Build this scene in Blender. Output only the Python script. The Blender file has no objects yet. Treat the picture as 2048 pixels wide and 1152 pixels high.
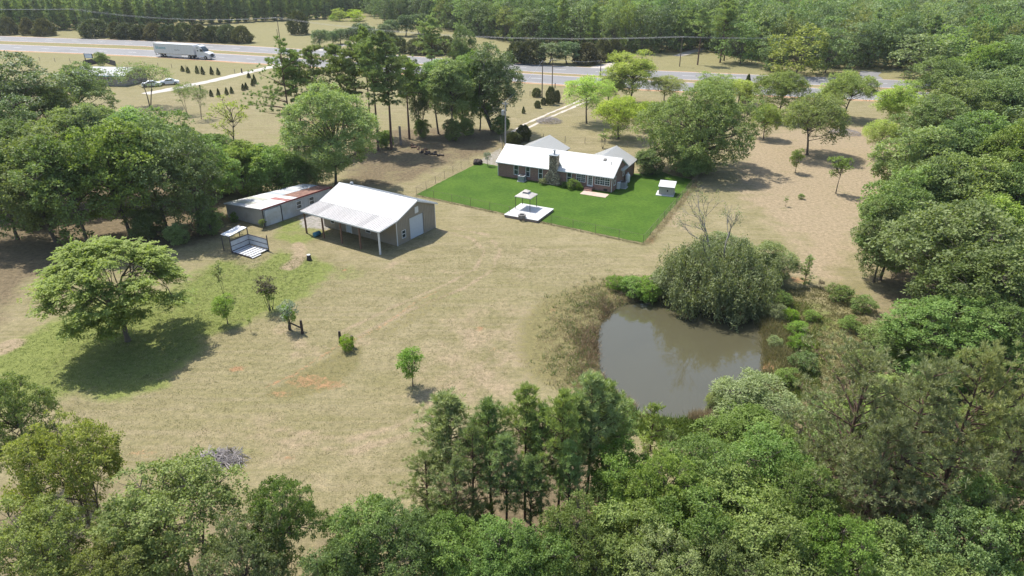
import bpy, bmesh, math, random
import numpy as np
from mathutils import Matrix, Vector
R = math.radians
scene = bpy.context.scene
C = scene.collection

# ------------------------------------------------------------------ camera, world, sun, exposure
FPX, PITCH, CAMH = 1365.0, 26.2789, 31.0          # focal length in 2048-wide pixels, degrees down, metres up
cam_d = bpy.data.cameras.new('camera'); cam = bpy.data.objects.new('camera', cam_d); C.objects.link(cam)
cam.location = (0, 0, CAMH); cam.rotation_euler = (R(90 - PITCH), 0, 0)
cam_d.sensor_width = 36.0; cam_d.lens = FPX / 2048 * 36; cam_d.clip_start = .5; cam_d.clip_end = 8000
scene.camera = cam
SUN_EL, SUN_AZ = 60.0, -46.0                      # elevation; direction (degrees from +x) in which shadows fall
w = bpy.data.worlds.new('World'); scene.world = w; w.use_nodes = True
nt = w.node_tree; bgn = nt.nodes['Background']
sky = nt.nodes.new('ShaderNodeTexSky'); sky.sky_type = 'NISHITA'; sky.sun_disc = False
sx, sy = -math.cos(R(SUN_AZ)), -math.sin(R(SUN_AZ))           # horizontal direction towards the sun
sky.sun_elevation = R(SUN_EL); sky.sun_rotation = math.atan2(sx, sy)
sky.air_density = 1.2; sky.dust_density = 1.5
nt.links.new(sky.outputs[0], bgn.inputs[0]); bgn.inputs[1].default_value = 0.15
sun_d = bpy.data.lights.new('sun', 'SUN'); sun = bpy.data.objects.new('sun', sun_d); C.objects.link(sun)
sun_d.energy = 4.6; sun_d.angle = R(.5); sun_d.color = (1, .955, .88)
tos = Vector((sx * math.cos(R(SUN_EL)), sy * math.cos(R(SUN_EL)), math.sin(R(SUN_EL))))
sun.rotation_euler = tos.to_track_quat('Z', 'Y').to_euler(); sun.location = (0, 0, 200)
scene.view_settings.view_transform = 'Standard'; scene.view_settings.look = 'None'
scene.view_settings.exposure = 0.74; scene.view_settings.gamma = 1
scene.render.engine = 'CYCLES'
cy = scene.cycles
cy.use_denoising = True; cy.max_bounces = 6; cy.diffuse_bounces = 3; cy.glossy_bounces = 3
cy.transmission_bounces = 3; cy.transparent_max_bounces = 4; cy.volume_bounces = 0

# ------------------------------------------------------------------ helpers
_c, _s = math.cos(R(PITCH)), math.sin(R(PITCH))
def G(px, py, z=0.0):
    """ground point (x, y) seen at a photo pixel, for a surface at height z"""
    u = (px - 1024) / FPX; v = (576 - py) / FPX
    t = (z - CAMH) / (-_s + v * _c)
    return (u * t, (_c + v * _s) * t)
def depth(x, y, z): return y * _c - (z - CAMH) * _s
def height_at(x, y, top):
    """height of a thing standing at x, y whose top shows at pixel row top"""
    k = (576 - top) / FPX           # (y*s + dz*c) = k*(y*c - dz*s)
    return CAMH + y * (k * _c - _s) / (_c + k * _s)
def tag(o, label=None, cat=None, group=None, kind=None):
    if label: o['label'] = label
    if cat: o['category'] = cat
    if group: o['group'] = group
    if kind: o['kind'] = kind
    return o
def empty(name, loc=(0, 0, 0), rz=0.0, label=None, cat=None, group=None):
    o = bpy.data.objects.new(name, None); C.objects.link(o)
    o.location = loc; o.rotation_euler = (0, 0, rz); o.empty_display_size = .2
    return tag(o, label, cat, group)
class MB:
    def __init__(s): s.v = []; s.f = []
    def add(s, vs, fs):
        n = len(s.v); s.v += [tuple(v) for v in vs]; s.f += [tuple(i + n for i in f) for f in fs]; return s
    def box(s, x0, x1, y0, y1, z0, z1):
        return s.add([(x0,y0,z0),(x1,y0,z0),(x1,y1,z0),(x0,y1,z0),(x0,y0,z1),(x1,y0,z1),(x1,y1,z1),(x0,y1,z1)],
                     [(0,3,2,1),(4,5,6,7),(0,1,5,4),(1,2,6,5),(2,3,7,6),(3,0,4,7)])
    def hexa(s, p):                                # 8 points, bottom ring then top ring
        return s.add(p, [(0,3,2,1),(4,5,6,7),(0,1,5,4),(1,2,6,5),(2,3,7,6),(3,0,4,7)])
    def prism(s, poly, axis, a, b):                # extrude a 2-D polygon along an axis
        n = len(poly)
        def P(q, t): return {'x': (t, q[0], q[1]), 'y': (q[0], t, q[1]), 'z': (q[0], q[1], t)}[axis]
        vs = [P(q, a) for q in poly] + [P(q, b) for q in poly]
        return s.add(vs, [tuple(range(n))[::-1], tuple(range(n, 2*n))] + [(i, (i+1) % n, n + (i+1) % n, n + i) for i in range(n)])
    def tube(s, pts, rad, n=6, cap=True):
        pts = [Vector(p) for p in pts]
        if not hasattr(rad, '__len__'): rad = [rad] * len(pts)
        base = len(s.v); prev = None
        for i, p in enumerate(pts):
            d = (pts[min(i+1, len(pts)-1)] - pts[max(i-1, 0)]).normalized()
            a = Vector((0,0,1)) if abs(d.z) < .9 else Vector((1,0,0))
            u = d.cross(a).normalized() if prev is None else (prev - d * prev.dot(d)).normalized()
            prev = u; v = d.cross(u)
            for k in range(n):
                t = 2 * math.pi * k / n; q = p + (u * math.cos(t) + v * math.sin(t)) * rad[i]; s.v.append(tuple(q))
        for i in range(len(pts) - 1):
            for k in range(n):
                a = base + i*n + k; b = base + i*n + (k+1) % n; s.f.append((a, b, b + n, a + n))
        if cap:
            s.f.append(tuple(base + k for k in range(n))[::-1]); s.f.append(tuple(base + (len(pts)-1)*n + k for k in range(n)))
        return s
    def lathe(s, prof, n=12, c=(0, 0, 0)):
        base = len(s.v)
        for r, z in prof:
            for k in range(n):
                t = 2*math.pi*k/n; s.v.append((c[0] + r*math.cos(t), c[1] + r*math.sin(t), c[2] + z))
        for i in range(len(prof)-1):
            for k in range(n):
                a = base + i*n + k; b = base + i*n + (k+1) % n; s.f.append((a, b, b+n, a+n))
        s.f.append(tuple(base + k for k in range(n))[::-1]); s.f.append(tuple(base + (len(prof)-1)*n + k for k in range(n)))
        return s
    def bar(s, a, b, w, h=None):
        h = h or w; a, b = Vector(a), Vector(b); d = (b - a).normalized()
        up = Vector((0,0,1)) if abs(d.z) < .95 else Vector((0,1,0))
        u = d.cross(up).normalized() * w / 2; v = u.cross(d).normalized() * h / 2
        return s.hexa([a-u-v, a+u-v, a+u+v, a-u+v, b-u-v, b+u-v, b+u+v, b-u+v])
    def mesh(s, name, m=None, smooth=False):
        me = bpy.data.meshes.new(name); me.from_pydata(s.v, [], s.f); me.update()
        if m: me.materials.append(m)
        if smooth: me.polygons.foreach_set('use_smooth', [True] * len(me.polygons))
        bm = bmesh.new(); bm.from_mesh(me); bmesh.ops.recalc_face_normals(bm, faces=bm.faces); bm.to_mesh(me); bm.free()
        return me
    def build(s, name, m, parent=None, smooth=False):
        return link(name, s.mesh(name, m, smooth), parent)
def link(name, me, parent=None):
    o = bpy.data.objects.new(name, me); C.objects.link(o)
    if parent is not None: o.parent = parent
    return o
def wall_open(mb, x0, x1, z0, z1, y0, y1, ops, tr=None):
    """boxes that fill a wall round rectangular openings (xa, xb, za, zb)"""
    xs = sorted({x0, x1} | {o[0] for o in ops} | {o[1] for o in ops})
    for a, b in zip(xs[:-1], xs[1:]):
        m = (a + b) / 2; cuts = sorted((o[2], o[3]) for o in ops if o[0] < m < o[1]); z = z0
        for c in cuts + [(z1, z1)]:
            if c[0] > z + 1e-4:
                mb.box(a, b, y0, y1, z, c[0])
            z = c[1]


def nth(k):
    w_ = ['first', 'second', 'third', 'fourth', 'fifth', 'sixth', 'seventh', 'eighth', 'ninth', 'tenth', 'eleventh', 'twelfth']
    if k < 12: return w_[k]
    n_ = k + 1; return str(n_) + ('th' if n_ % 100 in (11, 12, 13) else {1: 'st', 2: 'nd', 3: 'rd'}.get(n_ % 10, 'th'))
def order_labels(objs, fmt):
    for k, o in enumerate(sorted(objs, key=lambda o: o.location.x / max(1, depth(*o.location)))): o['label'] = fmt(o, k)
# ------------------------------------------------------------------ materials
def new_mat(name):
    m = bpy.data.materials.new(name); m.use_nodes = True; t = m.node_tree; return m, t, t.nodes['Principled BSDF']
def N(t, typ, **kw):
    n = t.nodes.new(typ)
    for k, v in kw.items(): setattr(n, k, v)
    return n
def L(t, a, b): t.links.new(a, b)
def mixc(t, fac, a, b, mode='MIX'):
    n = N(t, 'ShaderNodeMix', data_type='RGBA', blend_type=mode)
    for s, v in ((n.inputs[0], fac), (n.inputs[6], a), (n.inputs[7], b)):
        if hasattr(v, 'links'): L(t, v, s)
        elif isinstance(v, (tuple, list)): s.default_value = (*v[:3], 1)
        else: s.default_value = v
    return n.outputs[2]
def noise(t, scale, detail=3, rough=.55, vec=None, dist=0.0):
    n = N(t, 'ShaderNodeTexNoise'); n.inputs['Scale'].default_value = scale; n.inputs['Detail'].default_value = detail
    n.inputs['Roughness'].default_value = rough; n.inputs['Distortion'].default_value = dist
    if vec is not None: L(t, vec, n.inputs['Vector'])
    return n.outputs['Fac']
def ramp(t, fac, p):
    n = N(t, 'ShaderNodeValToRGB'); e = n.color_ramp.elements
    while len(e) < len(p): e.new(.5)
    for q, (x, c) in zip(e, p): q.position = x; q.color = (*c, 1) if isinstance(c, tuple) else (c, c, c, 1)
    L(t, fac, n.inputs[0]); return n.outputs[0]
def math_(t, op, a, b=None, clamp=False):
    n = N(t, 'ShaderNodeMath', operation=op); n.use_clamp = clamp
    for s, v in zip(n.inputs, (a, b)):
        if v is None: continue
        if hasattr(v, 'links'): L(t, v, s)
        else: s.default_value = v
    return n.outputs[0]
def bump(t, bsdf, h, strength=.3, dist=.05):
    n = N(t, 'ShaderNodeBump'); n.inputs['Strength'].default_value = strength; n.inputs['Distance'].default_value = dist
    L(t, h, n.inputs['Height']); L(t, n.outputs[0], bsdf.inputs['Normal'])
def mk(name, col, rough=.75, var=.18, scale=3.0, metal=0.0, dirt=None, dirt_amt=.5, dirt_scale=1.2, bmp=0.0, spec=.4, perobj=0.0):
    m, t, b = new_mat(name); tc = N(t, 'ShaderNodeTexCoord').outputs['Object']
    n = noise(t, scale, 4, .6, tc)
    dk = tuple(c * (1 - var) for c in col); lt = tuple(min(1, c * (1 + var)) for c in col)
    c = mixc(t, ramp(t, n, [(.3, 0.0), (.7, 1.0)]), dk, lt)
    if dirt:
        n2 = noise(t, dirt_scale, 5, .65, tc)
        c = mixc(t, ramp(t, n2, [(.62 - .25 * dirt_amt, 0.0), (.85 - .2 * dirt_amt, 1.0)]), c, dirt)
    if perobj:
        r = N(t, 'ShaderNodeObjectInfo').outputs['Random']
        c = mixc(t, 1.0, c, ramp(t, r, [(0, 1 - perobj), (1, 1.0)]), 'MULTIPLY')
    L(t, c, b.inputs['Base Color']); b.inputs['Roughness'].default_value = rough; b.inputs['Metallic'].default_value = metal
    b.inputs['Specular IOR Level'].default_value = spec
    if bmp: bump(t, b, noise(t, scale * 4, 4, .6, tc), .5, bmp)
    return m
def leaf_mat(name, dark, light, trans=.35, tcol=None, rough=.6, spec=.18, objvar=.48):
    m, t, b = new_mat(name); out = t.nodes['Material Output']
    isl = N(t, 'ShaderNodeNewGeometry').outputs['Random Per Island']
    at = N(t, 'ShaderNodeAttribute'); at.attribute_name = 'clump'
    rnd = N(t, 'ShaderNodeObjectInfo').outputs['Random']
    f = math_(t, 'ADD', math_(t, 'MULTIPLY', isl, .45), math_(t, 'MULTIPLY', at.outputs['Fac'], .55))
    c = mixc(t, f, dark, light)
    hs = N(t, 'ShaderNodeHueSaturation')
    L(t, c, hs.inputs['Color'])
    L(t, math_(t, 'ADD', math_(t, 'MULTIPLY', rnd, .034), .478), hs.inputs['Hue'])
    r2 = math_(t, 'FRACT', math_(t, 'MULTIPLY', rnd, 7.31))
    L(t, math_(t, 'ADD', math_(t, 'MULTIPLY', r2, objvar), 1.08 - objvar * .5), hs.inputs['Value'])
    r3 = math_(t, 'FRACT', math_(t, 'MULTIPLY', rnd, 3.77))
    L(t, math_(t, 'ADD', math_(t, 'MULTIPLY', r3, .22), .80), hs.inputs['Saturation'])
    c = hs.outputs[0]
    L(t, c, b.inputs['Base Color']); b.inputs['Roughness'].default_value = rough; b.inputs['Specular IOR Level'].default_value = spec
    tr = N(t, 'ShaderNodeBsdfTranslucent')
    L(t, mixc(t, 1.0, c, tcol or (1.08, 1.15, .45), 'MULTIPLY'), tr.inputs['Color'])
    mx = N(t, 'ShaderNodeMixShader'); mx.inputs[0].default_value = trans
    L(t, b.outputs[0], mx.inputs[1]); L(t, tr.outputs[0], mx.inputs[2]); L(t, mx.outputs[0], out.inputs['Surface'])
    return m

M = {}
M['white_roof'] = mk('white_metal_roof', (.47, .467, .455), .45, .06, 1.5, dirt=(.38, .37, .35), dirt_amt=.3, dirt_scale=.5)
M['cream_roof'] = mk('cream_metal_roof', (.44, .43, .395), .5, .03, 1.5, dirt=(.37, .355, .315), dirt_amt=.2, dirt_scale=.5)  # white roofing toned cream; shade of the slopes turned from the sun painted in
M['lean_roof'] = mk('weathered_white_roof', (.47, .445, .425), .6, .10, 2, dirt=(.34, .31, .29), dirt_amt=.45, dirt_scale=.8, perobj=.28)
M['trim'] = mk('white_trim', (.60, .60, .585), .5, .04)
M['tan_metal'] = mk('tan_metal_siding', (.27, .235, .185), .55, .06, 1.5, dirt=(.20, .17, .13), dirt_amt=.2, dirt_scale=.7)
M['white_door'] = mk('white_door_paint', (.46, .50, .54), .5, .04, dirt=(.5, .5, .5), dirt_amt=.1)
M['wood_post'] = mk('brown_post_wood', (.16, .095, .065), .85, .3, 6, bmp=.01)
M['grey_wood'] = mk('grey_weathered_wood', (.20, .17, .145), .9, .3, 6, bmp=.01)
M['dark_wood'] = mk('dark_tarred_wood', (.05, .038, .032), .9, .3, 6, bmp=.01)
M['shed_wall'] = mk('pale_corrugated_iron', (.46, .485, .51), .55, .10, .8, dirt=(.36, .35, .33), dirt_amt=.5, dirt_scale=.6)
M['shed_front'] = mk('taupe_board', (.40, .375, .34), .75, .08, .8, dirt=(.25, .22, .19), dirt_amt=.4, dirt_scale=.7)
M['rust'] = mk('rusty_sheet', (.185, .098, .07), .8, .3, 2.5, dirt=(.12, .05, .035), dirt_amt=.6, dirt_scale=1.5)
M['red_ox'] = mk('red_oxide_sheet', (.25, .085, .075), .7, .25, 1.8, dirt=(.42, .38, .37), dirt_amt=.45, dirt_scale=1.1)
M['galv'] = mk('galvanised_sheet', (.42, .43, .44), .5, .12, 1.4, dirt=(.27, .15, .11), dirt_amt=.35, dirt_scale=1.0)
M['galv_blue'] = mk('dull_blue_grey_sheet', (.26, .29, .32), .5, .2, 1.2, dirt=(.25, .18, .15), dirt_amt=.35, dirt_scale=.9)
M['galv_olive'] = mk('mossy_grey_sheet', (.33, .335, .28), .7, .15, 1.2, dirt=(.18, .18, .12), dirt_amt=.4)
M['maroon'] = mk('maroon_trim', (.16, .03, .035), .6, .15)
M['glass'] = mk('dark_window_glass', (.035, .05, .055), .08, .3, .8, spec=.6)
M['concrete'] = mk('pale_concrete', (.44, .44, .435), .85, .08, 2.5, dirt=(.42, .40, .37), dirt_amt=.3, dirt_scale=1.0)
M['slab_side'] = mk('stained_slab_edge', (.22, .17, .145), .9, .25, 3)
M['patio'] = mk('buff_pink_patio', (.42, .315, .255), .85, .12, 2.0, dirt=(.30, .22, .18), dirt_amt=.3)
M['pool_cover'] = mk('blue_grey_cover', (.085, .115, .16), .6, .18, 2.0)  # unused; shade colour for the dark square that the gazebo canopy casts itself
M['canopy'] = mk('beige_canopy_cloth', (.42, .385, .35), .9, .06, 3)
M['canopy_dark'] = mk('navy_vent_cloth', (.05, .045, .10), .9, .1)
M['dark_metal'] = mk('dark_metal', (.035, .033, .03), .5, .1)
M['galv_metal'] = mk('galvanised_steel', (.33, .34, .34), .45, .1, metal=.3)
M['ac'] = mk('grey_unit_casing', (.25, .27, .285), .55, .12, 4)
M['blue_barrel'] = mk('blue_plastic', (.04, .16, .24), .45, .1)
M['pump_wall'] = mk('greige_block', (.36, .325, .28), .8, .06)
M['asphalt'] = mk('grey_asphalt', (.168, .163, .160), .85, .06, .4, dirt=(.132, .128, .126), dirt_amt=.5, dirt_scale=.08)
M['paint_white'] = mk('road_paint', (.62, .62, .60), .7, .12, 2)
M['paint_yellow'] = mk('yellow_road_paint', (.55, .42, .14), .7, .12, 2)
M['tyre'] = mk('tyre_rubber', (.02, .02, .021), .8, .1)
M['truck_white'] = mk('white_truck_paint', (.56, .56, .575), .3, .02, spec=.5)
M['chrome'] = mk('dull_chrome', (.5, .5, .52), .25, .05, metal=.9)
M['teal'] = mk('teal_lettering', (.08, .30, .36), .6, .05)
M['grey_print'] = mk('grey_lettering', (.25, .25, .27), .6, .05)
M['car_paint'] = mk('silver_white_car_paint', (.60, .62, .65), .3, .03, spec=.5)
M['water_grey'] = None

def brick_mat():
    m, t, b = new_mat('brown_brick'); tc = N(t, 'ShaderNodeTexCoord').outputs['Object']
    mp = N(t, 'ShaderNodeSeparateXYZ'); L(t, tc, mp.inputs[0])
    cb = N(t, 'ShaderNodeCombineXYZ'); L(t, math_(t, 'ADD', mp.outputs[0], mp.outputs[1]), cb.inputs[0]); L(t, mp.outputs[2], cb.inputs[1])
    br = N(t, 'ShaderNodeTexBrick'); L(t, cb.outputs[0], br.inputs['Vector'])
    br.inputs['Scale'].default_value = 1; br.inputs['Brick Width'].default_value = .21; br.inputs['Row Height'].default_value = .075
    br.inputs['Mortar Size'].default_value = .009; br.inputs['Color1'].default_value = (.29, .15, .11, 1)
    br.inputs['Color2'].default_value = (.17, .09, .072, 1); br.inputs['Mortar'].default_value = (.27, .235, .21, 1); br.inputs['Bias'].default_value = -.1
    n = noise(t, 1.1, 4, .6, tc)
    L(t, mixc(t, .55, br.outputs[0], mixc(t, n, (.6, .52, .48), (1.15, 1.02, .95)), 'MULTIPLY'), b.inputs['Base Color'])
    b.inputs['Roughness'].default_value = .85; bump(t, b, br.outputs['Fac'], -.4, .01)
    return m
M['brick'] = brick_mat()
def stone_mat():
    m, t, b = new_mat('fieldstone'); tc = N(t, 'ShaderNodeTexCoord').outputs['Object']
    v = N(t, 'ShaderNodeTexVoronoi'); v.inputs['Scale'].default_value = 4.5; L(t, tc, v.inputs['Vector'])
    e = N(t, 'ShaderNodeTexVoronoi', feature='DISTANCE_TO_EDGE'); e.inputs['Scale'].default_value = 4.5; L(t, tc, e.inputs['Vector'])
    s = N(t, 'ShaderNodeSeparateColor'); L(t, v.outputs['Color'], s.inputs[0])
    c = ramp(t, s.outputs[0], [(0, (.15, .11, .075)), (.35, (.29, .22, .14)), (.65, (.43, .34, .22)), (1, (.55, .47, .34))])
    L(t, mixc(t, ramp(t, e.outputs[0], [(.02, 0.0), (.10, 1.0)]), (.11, .10, .08), c), b.inputs['Base Color']); b.inputs['Roughness'].default_value = .9
    bump(t, b, ramp(t, e.outputs[0], [(0, 0.0), (.2, 1.0)]), .8, .06)
    return m
M['stone'] = stone_mat()
def bark(name, a, b_):
    m, t, b = new_mat(name); tc = N(t, 'ShaderNodeTexCoord').outputs['Object']
    L(t, mixc(t, noise(t, 5, 5, .7, tc), a, b_), b.inputs['Base Color']); b.inputs['Roughness'].default_value = .95
    bump(t, b, noise(t, 14, 3, .6, tc), .6, .03); return m
M['bark'] = bark('grey_brown_bark', (.045, .035, .028), (.15, .125, .10))
M['pine_bark'] = bark('red_brown_pine_bark', (.05, .028, .02), (.16, .095, .07))
M['dead_bark'] = bark('bleached_dead_wood', (.13, .115, .10), (.27, .25, .22))

M['lf_oak'] = leaf_mat('oak_leaves', (0.082, 0.135, 0.033), (0.233, 0.312, 0.099), .36)
M['lf_dark'] = leaf_mat('dark_oak_leaves', (0.064, 0.107, 0.035), (0.194, 0.260, 0.100), .30, spec=.3, rough=.5)
M['lf_bright'] = leaf_mat('bright_green_leaves', (0.082, 0.136, 0.025), (0.233, 0.327, 0.080), .42)
M['lf_olive'] = leaf_mat('olive_leaves', (0.105, 0.138, 0.029), (0.282, 0.321, 0.091), .38)
M['lf_pale'] = leaf_mat('pale_feathery_leaves', (0.122, 0.203, 0.058), (0.295, 0.403, 0.145), .40)
M['lf_pecan'] = leaf_mat('yellow_green_pecan_leaves', (0.214, 0.293, 0.052), (0.484, 0.577, 0.174), .45)
M['lf_orchard'] = leaf_mat('orchard_leaves', (.150, .195, .044), (.300, .350, .120), .44)
M['lf_lime'] = leaf_mat('lime_leaves', (0.215, 0.308, 0.027), (0.392, 0.480, 0.058), .45)
M['lf_mimosa'] = leaf_mat('mimosa_leaves', (0.117, 0.197, 0.029), (0.268, 0.367, 0.069), .42)
M['lf_willow'] = leaf_mat('grey_green_willow_leaves', (0.130, 0.171, 0.075), (0.349, 0.395, 0.187), .34)
M['lf_pine'] = leaf_mat('pine_needles', (0.119, 0.172, 0.054), (0.339, 0.420, 0.148), .30, rough=.6, spec=.2)
M['lf_pine2'] = leaf_mat('grey_olive_pine_needles', (0.130, 0.163, 0.063), (0.349, 0.377, 0.163), .30, rough=.6, spec=.2)
M['lf_cedar'] = leaf_mat('cedar_foliage', (0.056, 0.078, 0.028), (0.155, 0.176, 0.065), .18, rough=.7, spec=.15)
M['lf_cedar_warm'] = leaf_mat('bronze_cedar_foliage', (0.085, 0.092, 0.030), (0.186, 0.175, 0.065), .18, rough=.7, spec=.15)
M['lf_shrub'] = leaf_mat('shrub_leaves', (0.102, 0.165, 0.033), (0.256, 0.351, 0.089), .38)
M['lf_spring'] = leaf_mat('spring_green_leaves', (0.133, 0.241, 0.022), (0.241, 0.365, 0.049), .44)
M['lf_far'] = leaf_mat('far_oak_leaves', (0.082, 0.135, 0.038), (0.233, 0.312, 0.110), .30)
M['lf_blossom'] = leaf_mat('white_blossom', (.16, .24, .09), (.44, .48, .34), .3, tcol=(1, 1, .9))
M['lf_reddish'] = leaf_mat('bronze_young_leaves', (.085, .075, .035), (.13, .10, .055), .3)
M['gr_tan'] = leaf_mat('dry_grass_blades', (.24, .19, .10), (.40, .33, .19), .3, tcol=(1, 1, .8), objvar=.05)
M['gr_olive'] = leaf_mat('olive_grass_blades', (.15, .145, .055), (.27, .25, .11), .3, tcol=(1, 1, .7), objvar=.05)
M['gr_green'] = leaf_mat('green_weed_blades', (.085, .125, .03), (.165, .21, .06), .35, objvar=.05)
M['gr_brown'] = leaf_mat('brown_weed_blades', (.19, .13, .075), (.32, .24, .15), .25, tcol=(1, .95, .8), objvar=.05)
M['twig'] = bark('grey_twigs', (.20, .175, .165), (.42, .38, .36))

# ------------------------------------------------------------------ ground
def gp(pts, z=0.0): return np.array([G(*p, z) for p in pts])
def sdist(X, Y, poly):
    """signed distance to a polygon, negative inside"""
    d = np.full(X.shape, 1e9); ins = np.zeros(X.shape, bool); n = len(poly)
    for i in range(n):
        ax, ay = poly[i]; bx, by = poly[(i + 1) % n]
        ex, ey = bx - ax, by - ay
        t = np.clip(((X - ax) * ex + (Y - ay) * ey) / (ex * ex + ey * ey + 1e-12), 0, 1)
        d = np.minimum(d, np.hypot(X - ax - t * ex, Y - ay - t * ey))
        c = ((ay > Y) != (by > Y)) & (X < (bx - ax) * (Y - ay) / (by - ay + 1e-12) + ax)
        ins ^= c
    return np.where(ins, -d, d)
def ldist(X, Y, pts):
    d = np.full(X.shape, 1e9)
    for (ax, ay), (bx, by) in zip(pts[:-1], pts[1:]):
        ex, ey = bx - ax, by - ay
        t = np.clip(((X - ax) * ex + (Y - ay) * ey) / (ex * ex + ey * ey + 1e-12), 0, 1)
        d = np.minimum(d, np.hypot(X - ax - t * ex, Y - ay - t * ey))
    return d
def smooth(t): t = np.clip(t, 0, 1); return t * t * (3 - 2 * t)
WATER = -0.55
POND = gp([(1208,640),(1238,614),(1278,602),(1330,596),(1400,600),(1465,612),(1512,632),(1522,660),(1529,690),(1529,718),
           (1520,748),(1503,775),(1470,803),(1440,827),(1400,838),(1350,836),(1300,830),(1262,815),(1228,782),(1204,745),(1194,705),(1196,668)], WATER)
def terrain(X, Y):
    sd = sdist(X, Y, POND)
    return -1.2 * smooth((1.15 - sd) / 2.3)
def tz(x, y): return float(terrain(np.array([x]), np.array([y]))[0])

def axis(dense0, dense1, step, lo, hi, grow=1.16):
    a = list(np.arange(dense0, dense1 + 1e-6, step)); d = step
    while a[-1] < hi: d *= grow; a.append(a[-1] + d)
    d = step; b = []; x = dense0
    while x > lo: d *= grow; x -= d; b.append(x)
    return np.array(b[::-1] + a)
gx = axis(-55, 62, .45, -2500, 2500); gy = axis(24, 112, .45, -120, 4000)
GX, GY = np.meshgrid(gx, gy); X, Y = GX.ravel(), GY.ravel()
Z = terrain(X, Y)
nx, ny = len(gx), len(gy)
me = bpy.data.meshes.new('ground')
vv = np.stack([X, Y, Z], 1).astype(np.float32)
ii = (np.arange(ny - 1)[:, None] * nx + np.arange(nx - 1)[None, :]).ravel()
ff = np.stack([ii, ii + 1, ii + nx + 1, ii + nx], 1).astype(np.int32)
def fill_mesh(me, v, f):
    k = f.shape[1]
    me.vertices.add(len(v)); me.vertices.foreach_set('co', v.astype(np.float32).ravel())
    me.loops.add(f.size); me.loops.foreach_set('vertex_index', f.astype(np.int32).ravel())
    me.polygons.add(len(f)); me.polygons.foreach_set('loop_start', np.arange(0, f.size, k, dtype=np.int32))
    me.polygons.foreach_set('loop_total', np.full(len(f), k, dtype=np.int32)); me.update(calc_edges=True)
fill_mesh(me, vv, ff)
def zone(polys, feather=1.5, amt=1.0):
    o = np.zeros(len(X))
    for p in polys:
        s = sdist(X, Y, gp(p)); o = np.maximum(o, smooth(.5 - s / (2 * feather)))
    return o * amt
def blobs(l):
    o = np.zeros(len(X))
    for px, py, rx, ry, a in l:
        cx, cy_ = G(px, py); r = np.hypot((X - cx) / rx, (Y - cy_) / ry); o = np.maximum(o, a * smooth(1.25 - r))
    return o
def stroke(pts, wd, amt=1.0, feather=.6):
    return amt * smooth(.5 - (ldist(X, Y, gp(pts)) - wd) / (2 * feather))
green = np.maximum.reduce([
    zone([[(-40,740),(0,690),(90,650),(200,600),(330,585),(430,520),(470,520),(500,535),(560,500),(640,515),(680,535),(630,580),(560,625),(480,650),(420,680),(330,770),(230,800),(120,790),(-40,830)]], 2.2, .95),
    zone([[(560,440),(640,430),(655,470),(600,495),(540,480)]], 1.2, .7),
    blobs([(690,545,4,3,.45),(640,760,2.5,1.6,.5),(700,735,2.2,1.5,.45),(470,900,2.5,1,.5),(1640,640,3.5,5,.75),(1620,720,3,5,.6),(1680,690,3,4,.6),(1110,605,2,1,.5),(880,590,3,2,.3)]),
    zone([[(500,170),(560,130),(800,150),(820,260),(600,330),(470,300)]], 6, .25)])
bare = np.maximum.reduce([
    zone([[(1470,260),(1800,250),(1760,420),(1700,520),(1700,560),(1560,560),(1590,480),(1480,400)]], 4, .85),
    zone([[(900,620),(1060,600),(1100,680),(1060,790),(860,860),(780,800)]], 4, .5),
    zone([[(300,860),(560,830),(700,900),(560,930),(330,915)]], 3, .45),
    stroke([(800,520),(900,545),(1010,540),(1060,560)], .5, .4), stroke([(595,490),(600,520),(575,535)], .9, .8),
    stroke([(0,700),(20,690)], 1.2, .9), stroke([(600,710),(670,690),(760,680)], .8, .5), stroke([(560,655),(600,690),(640,705)], .8, .5),
    stroke([(830,560),(760,540),(790,525)], .6, .5), stroke([(905,455),(975,470),(1000,500),(985,540),(930,575),(820,620),(700,680)], .26, .8, .3), stroke([(880,460),(945,478),(968,503),(950,538),(900,565),(800,608),(680,665)], .26, .8, .3), stroke([(560,860),(700,880),(800,850),(900,780),(1000,700)], .3, .75, .3), stroke([(540,880),(700,905),(815,870),(925,795),(1020,715)], .3, .75, .3), stroke([(330,905),(480,850),(640,830)], .3, .35, .4), stroke([(640,1080),(640,960),(590,930),(480,905)], .4, .3, .4), stroke([(690,1000),(700,930),(760,860)], .4, .3, .4), blobs([(1350,440,3.5,5,.5),(1300,510,2,3,.4),(1090,500,5,2,.35)])])
clay = np.maximum.reduce([
    blobs([(475,737,.9,.6,.75),(960,657,.6,.5,.7),(620,762,2.6,1.4,.52),(655,770,2.4,1.1,.50),(560,788,1.4,.6,.48),(290,905,1.8,.9,.35),(580,915,.6,.35,.6),(690,540,.5,.3,.8),(1600,560,1.4,1.2,.6),
           (1300,480,1.0,1.6,.45),(1533,725,.7,2.2,.9),(1225,795,.6,1.6,.7),(1105,620,.9,.5,.45),(1095,248,2.5,3,.5),(640,250,12,10,.45),(990,700,1.2,.8,.3)]),
    stroke([(530,775),(590,748),(660,702),(760,655),(838,600),(880,580)], .18, .6, .3)])
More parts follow.
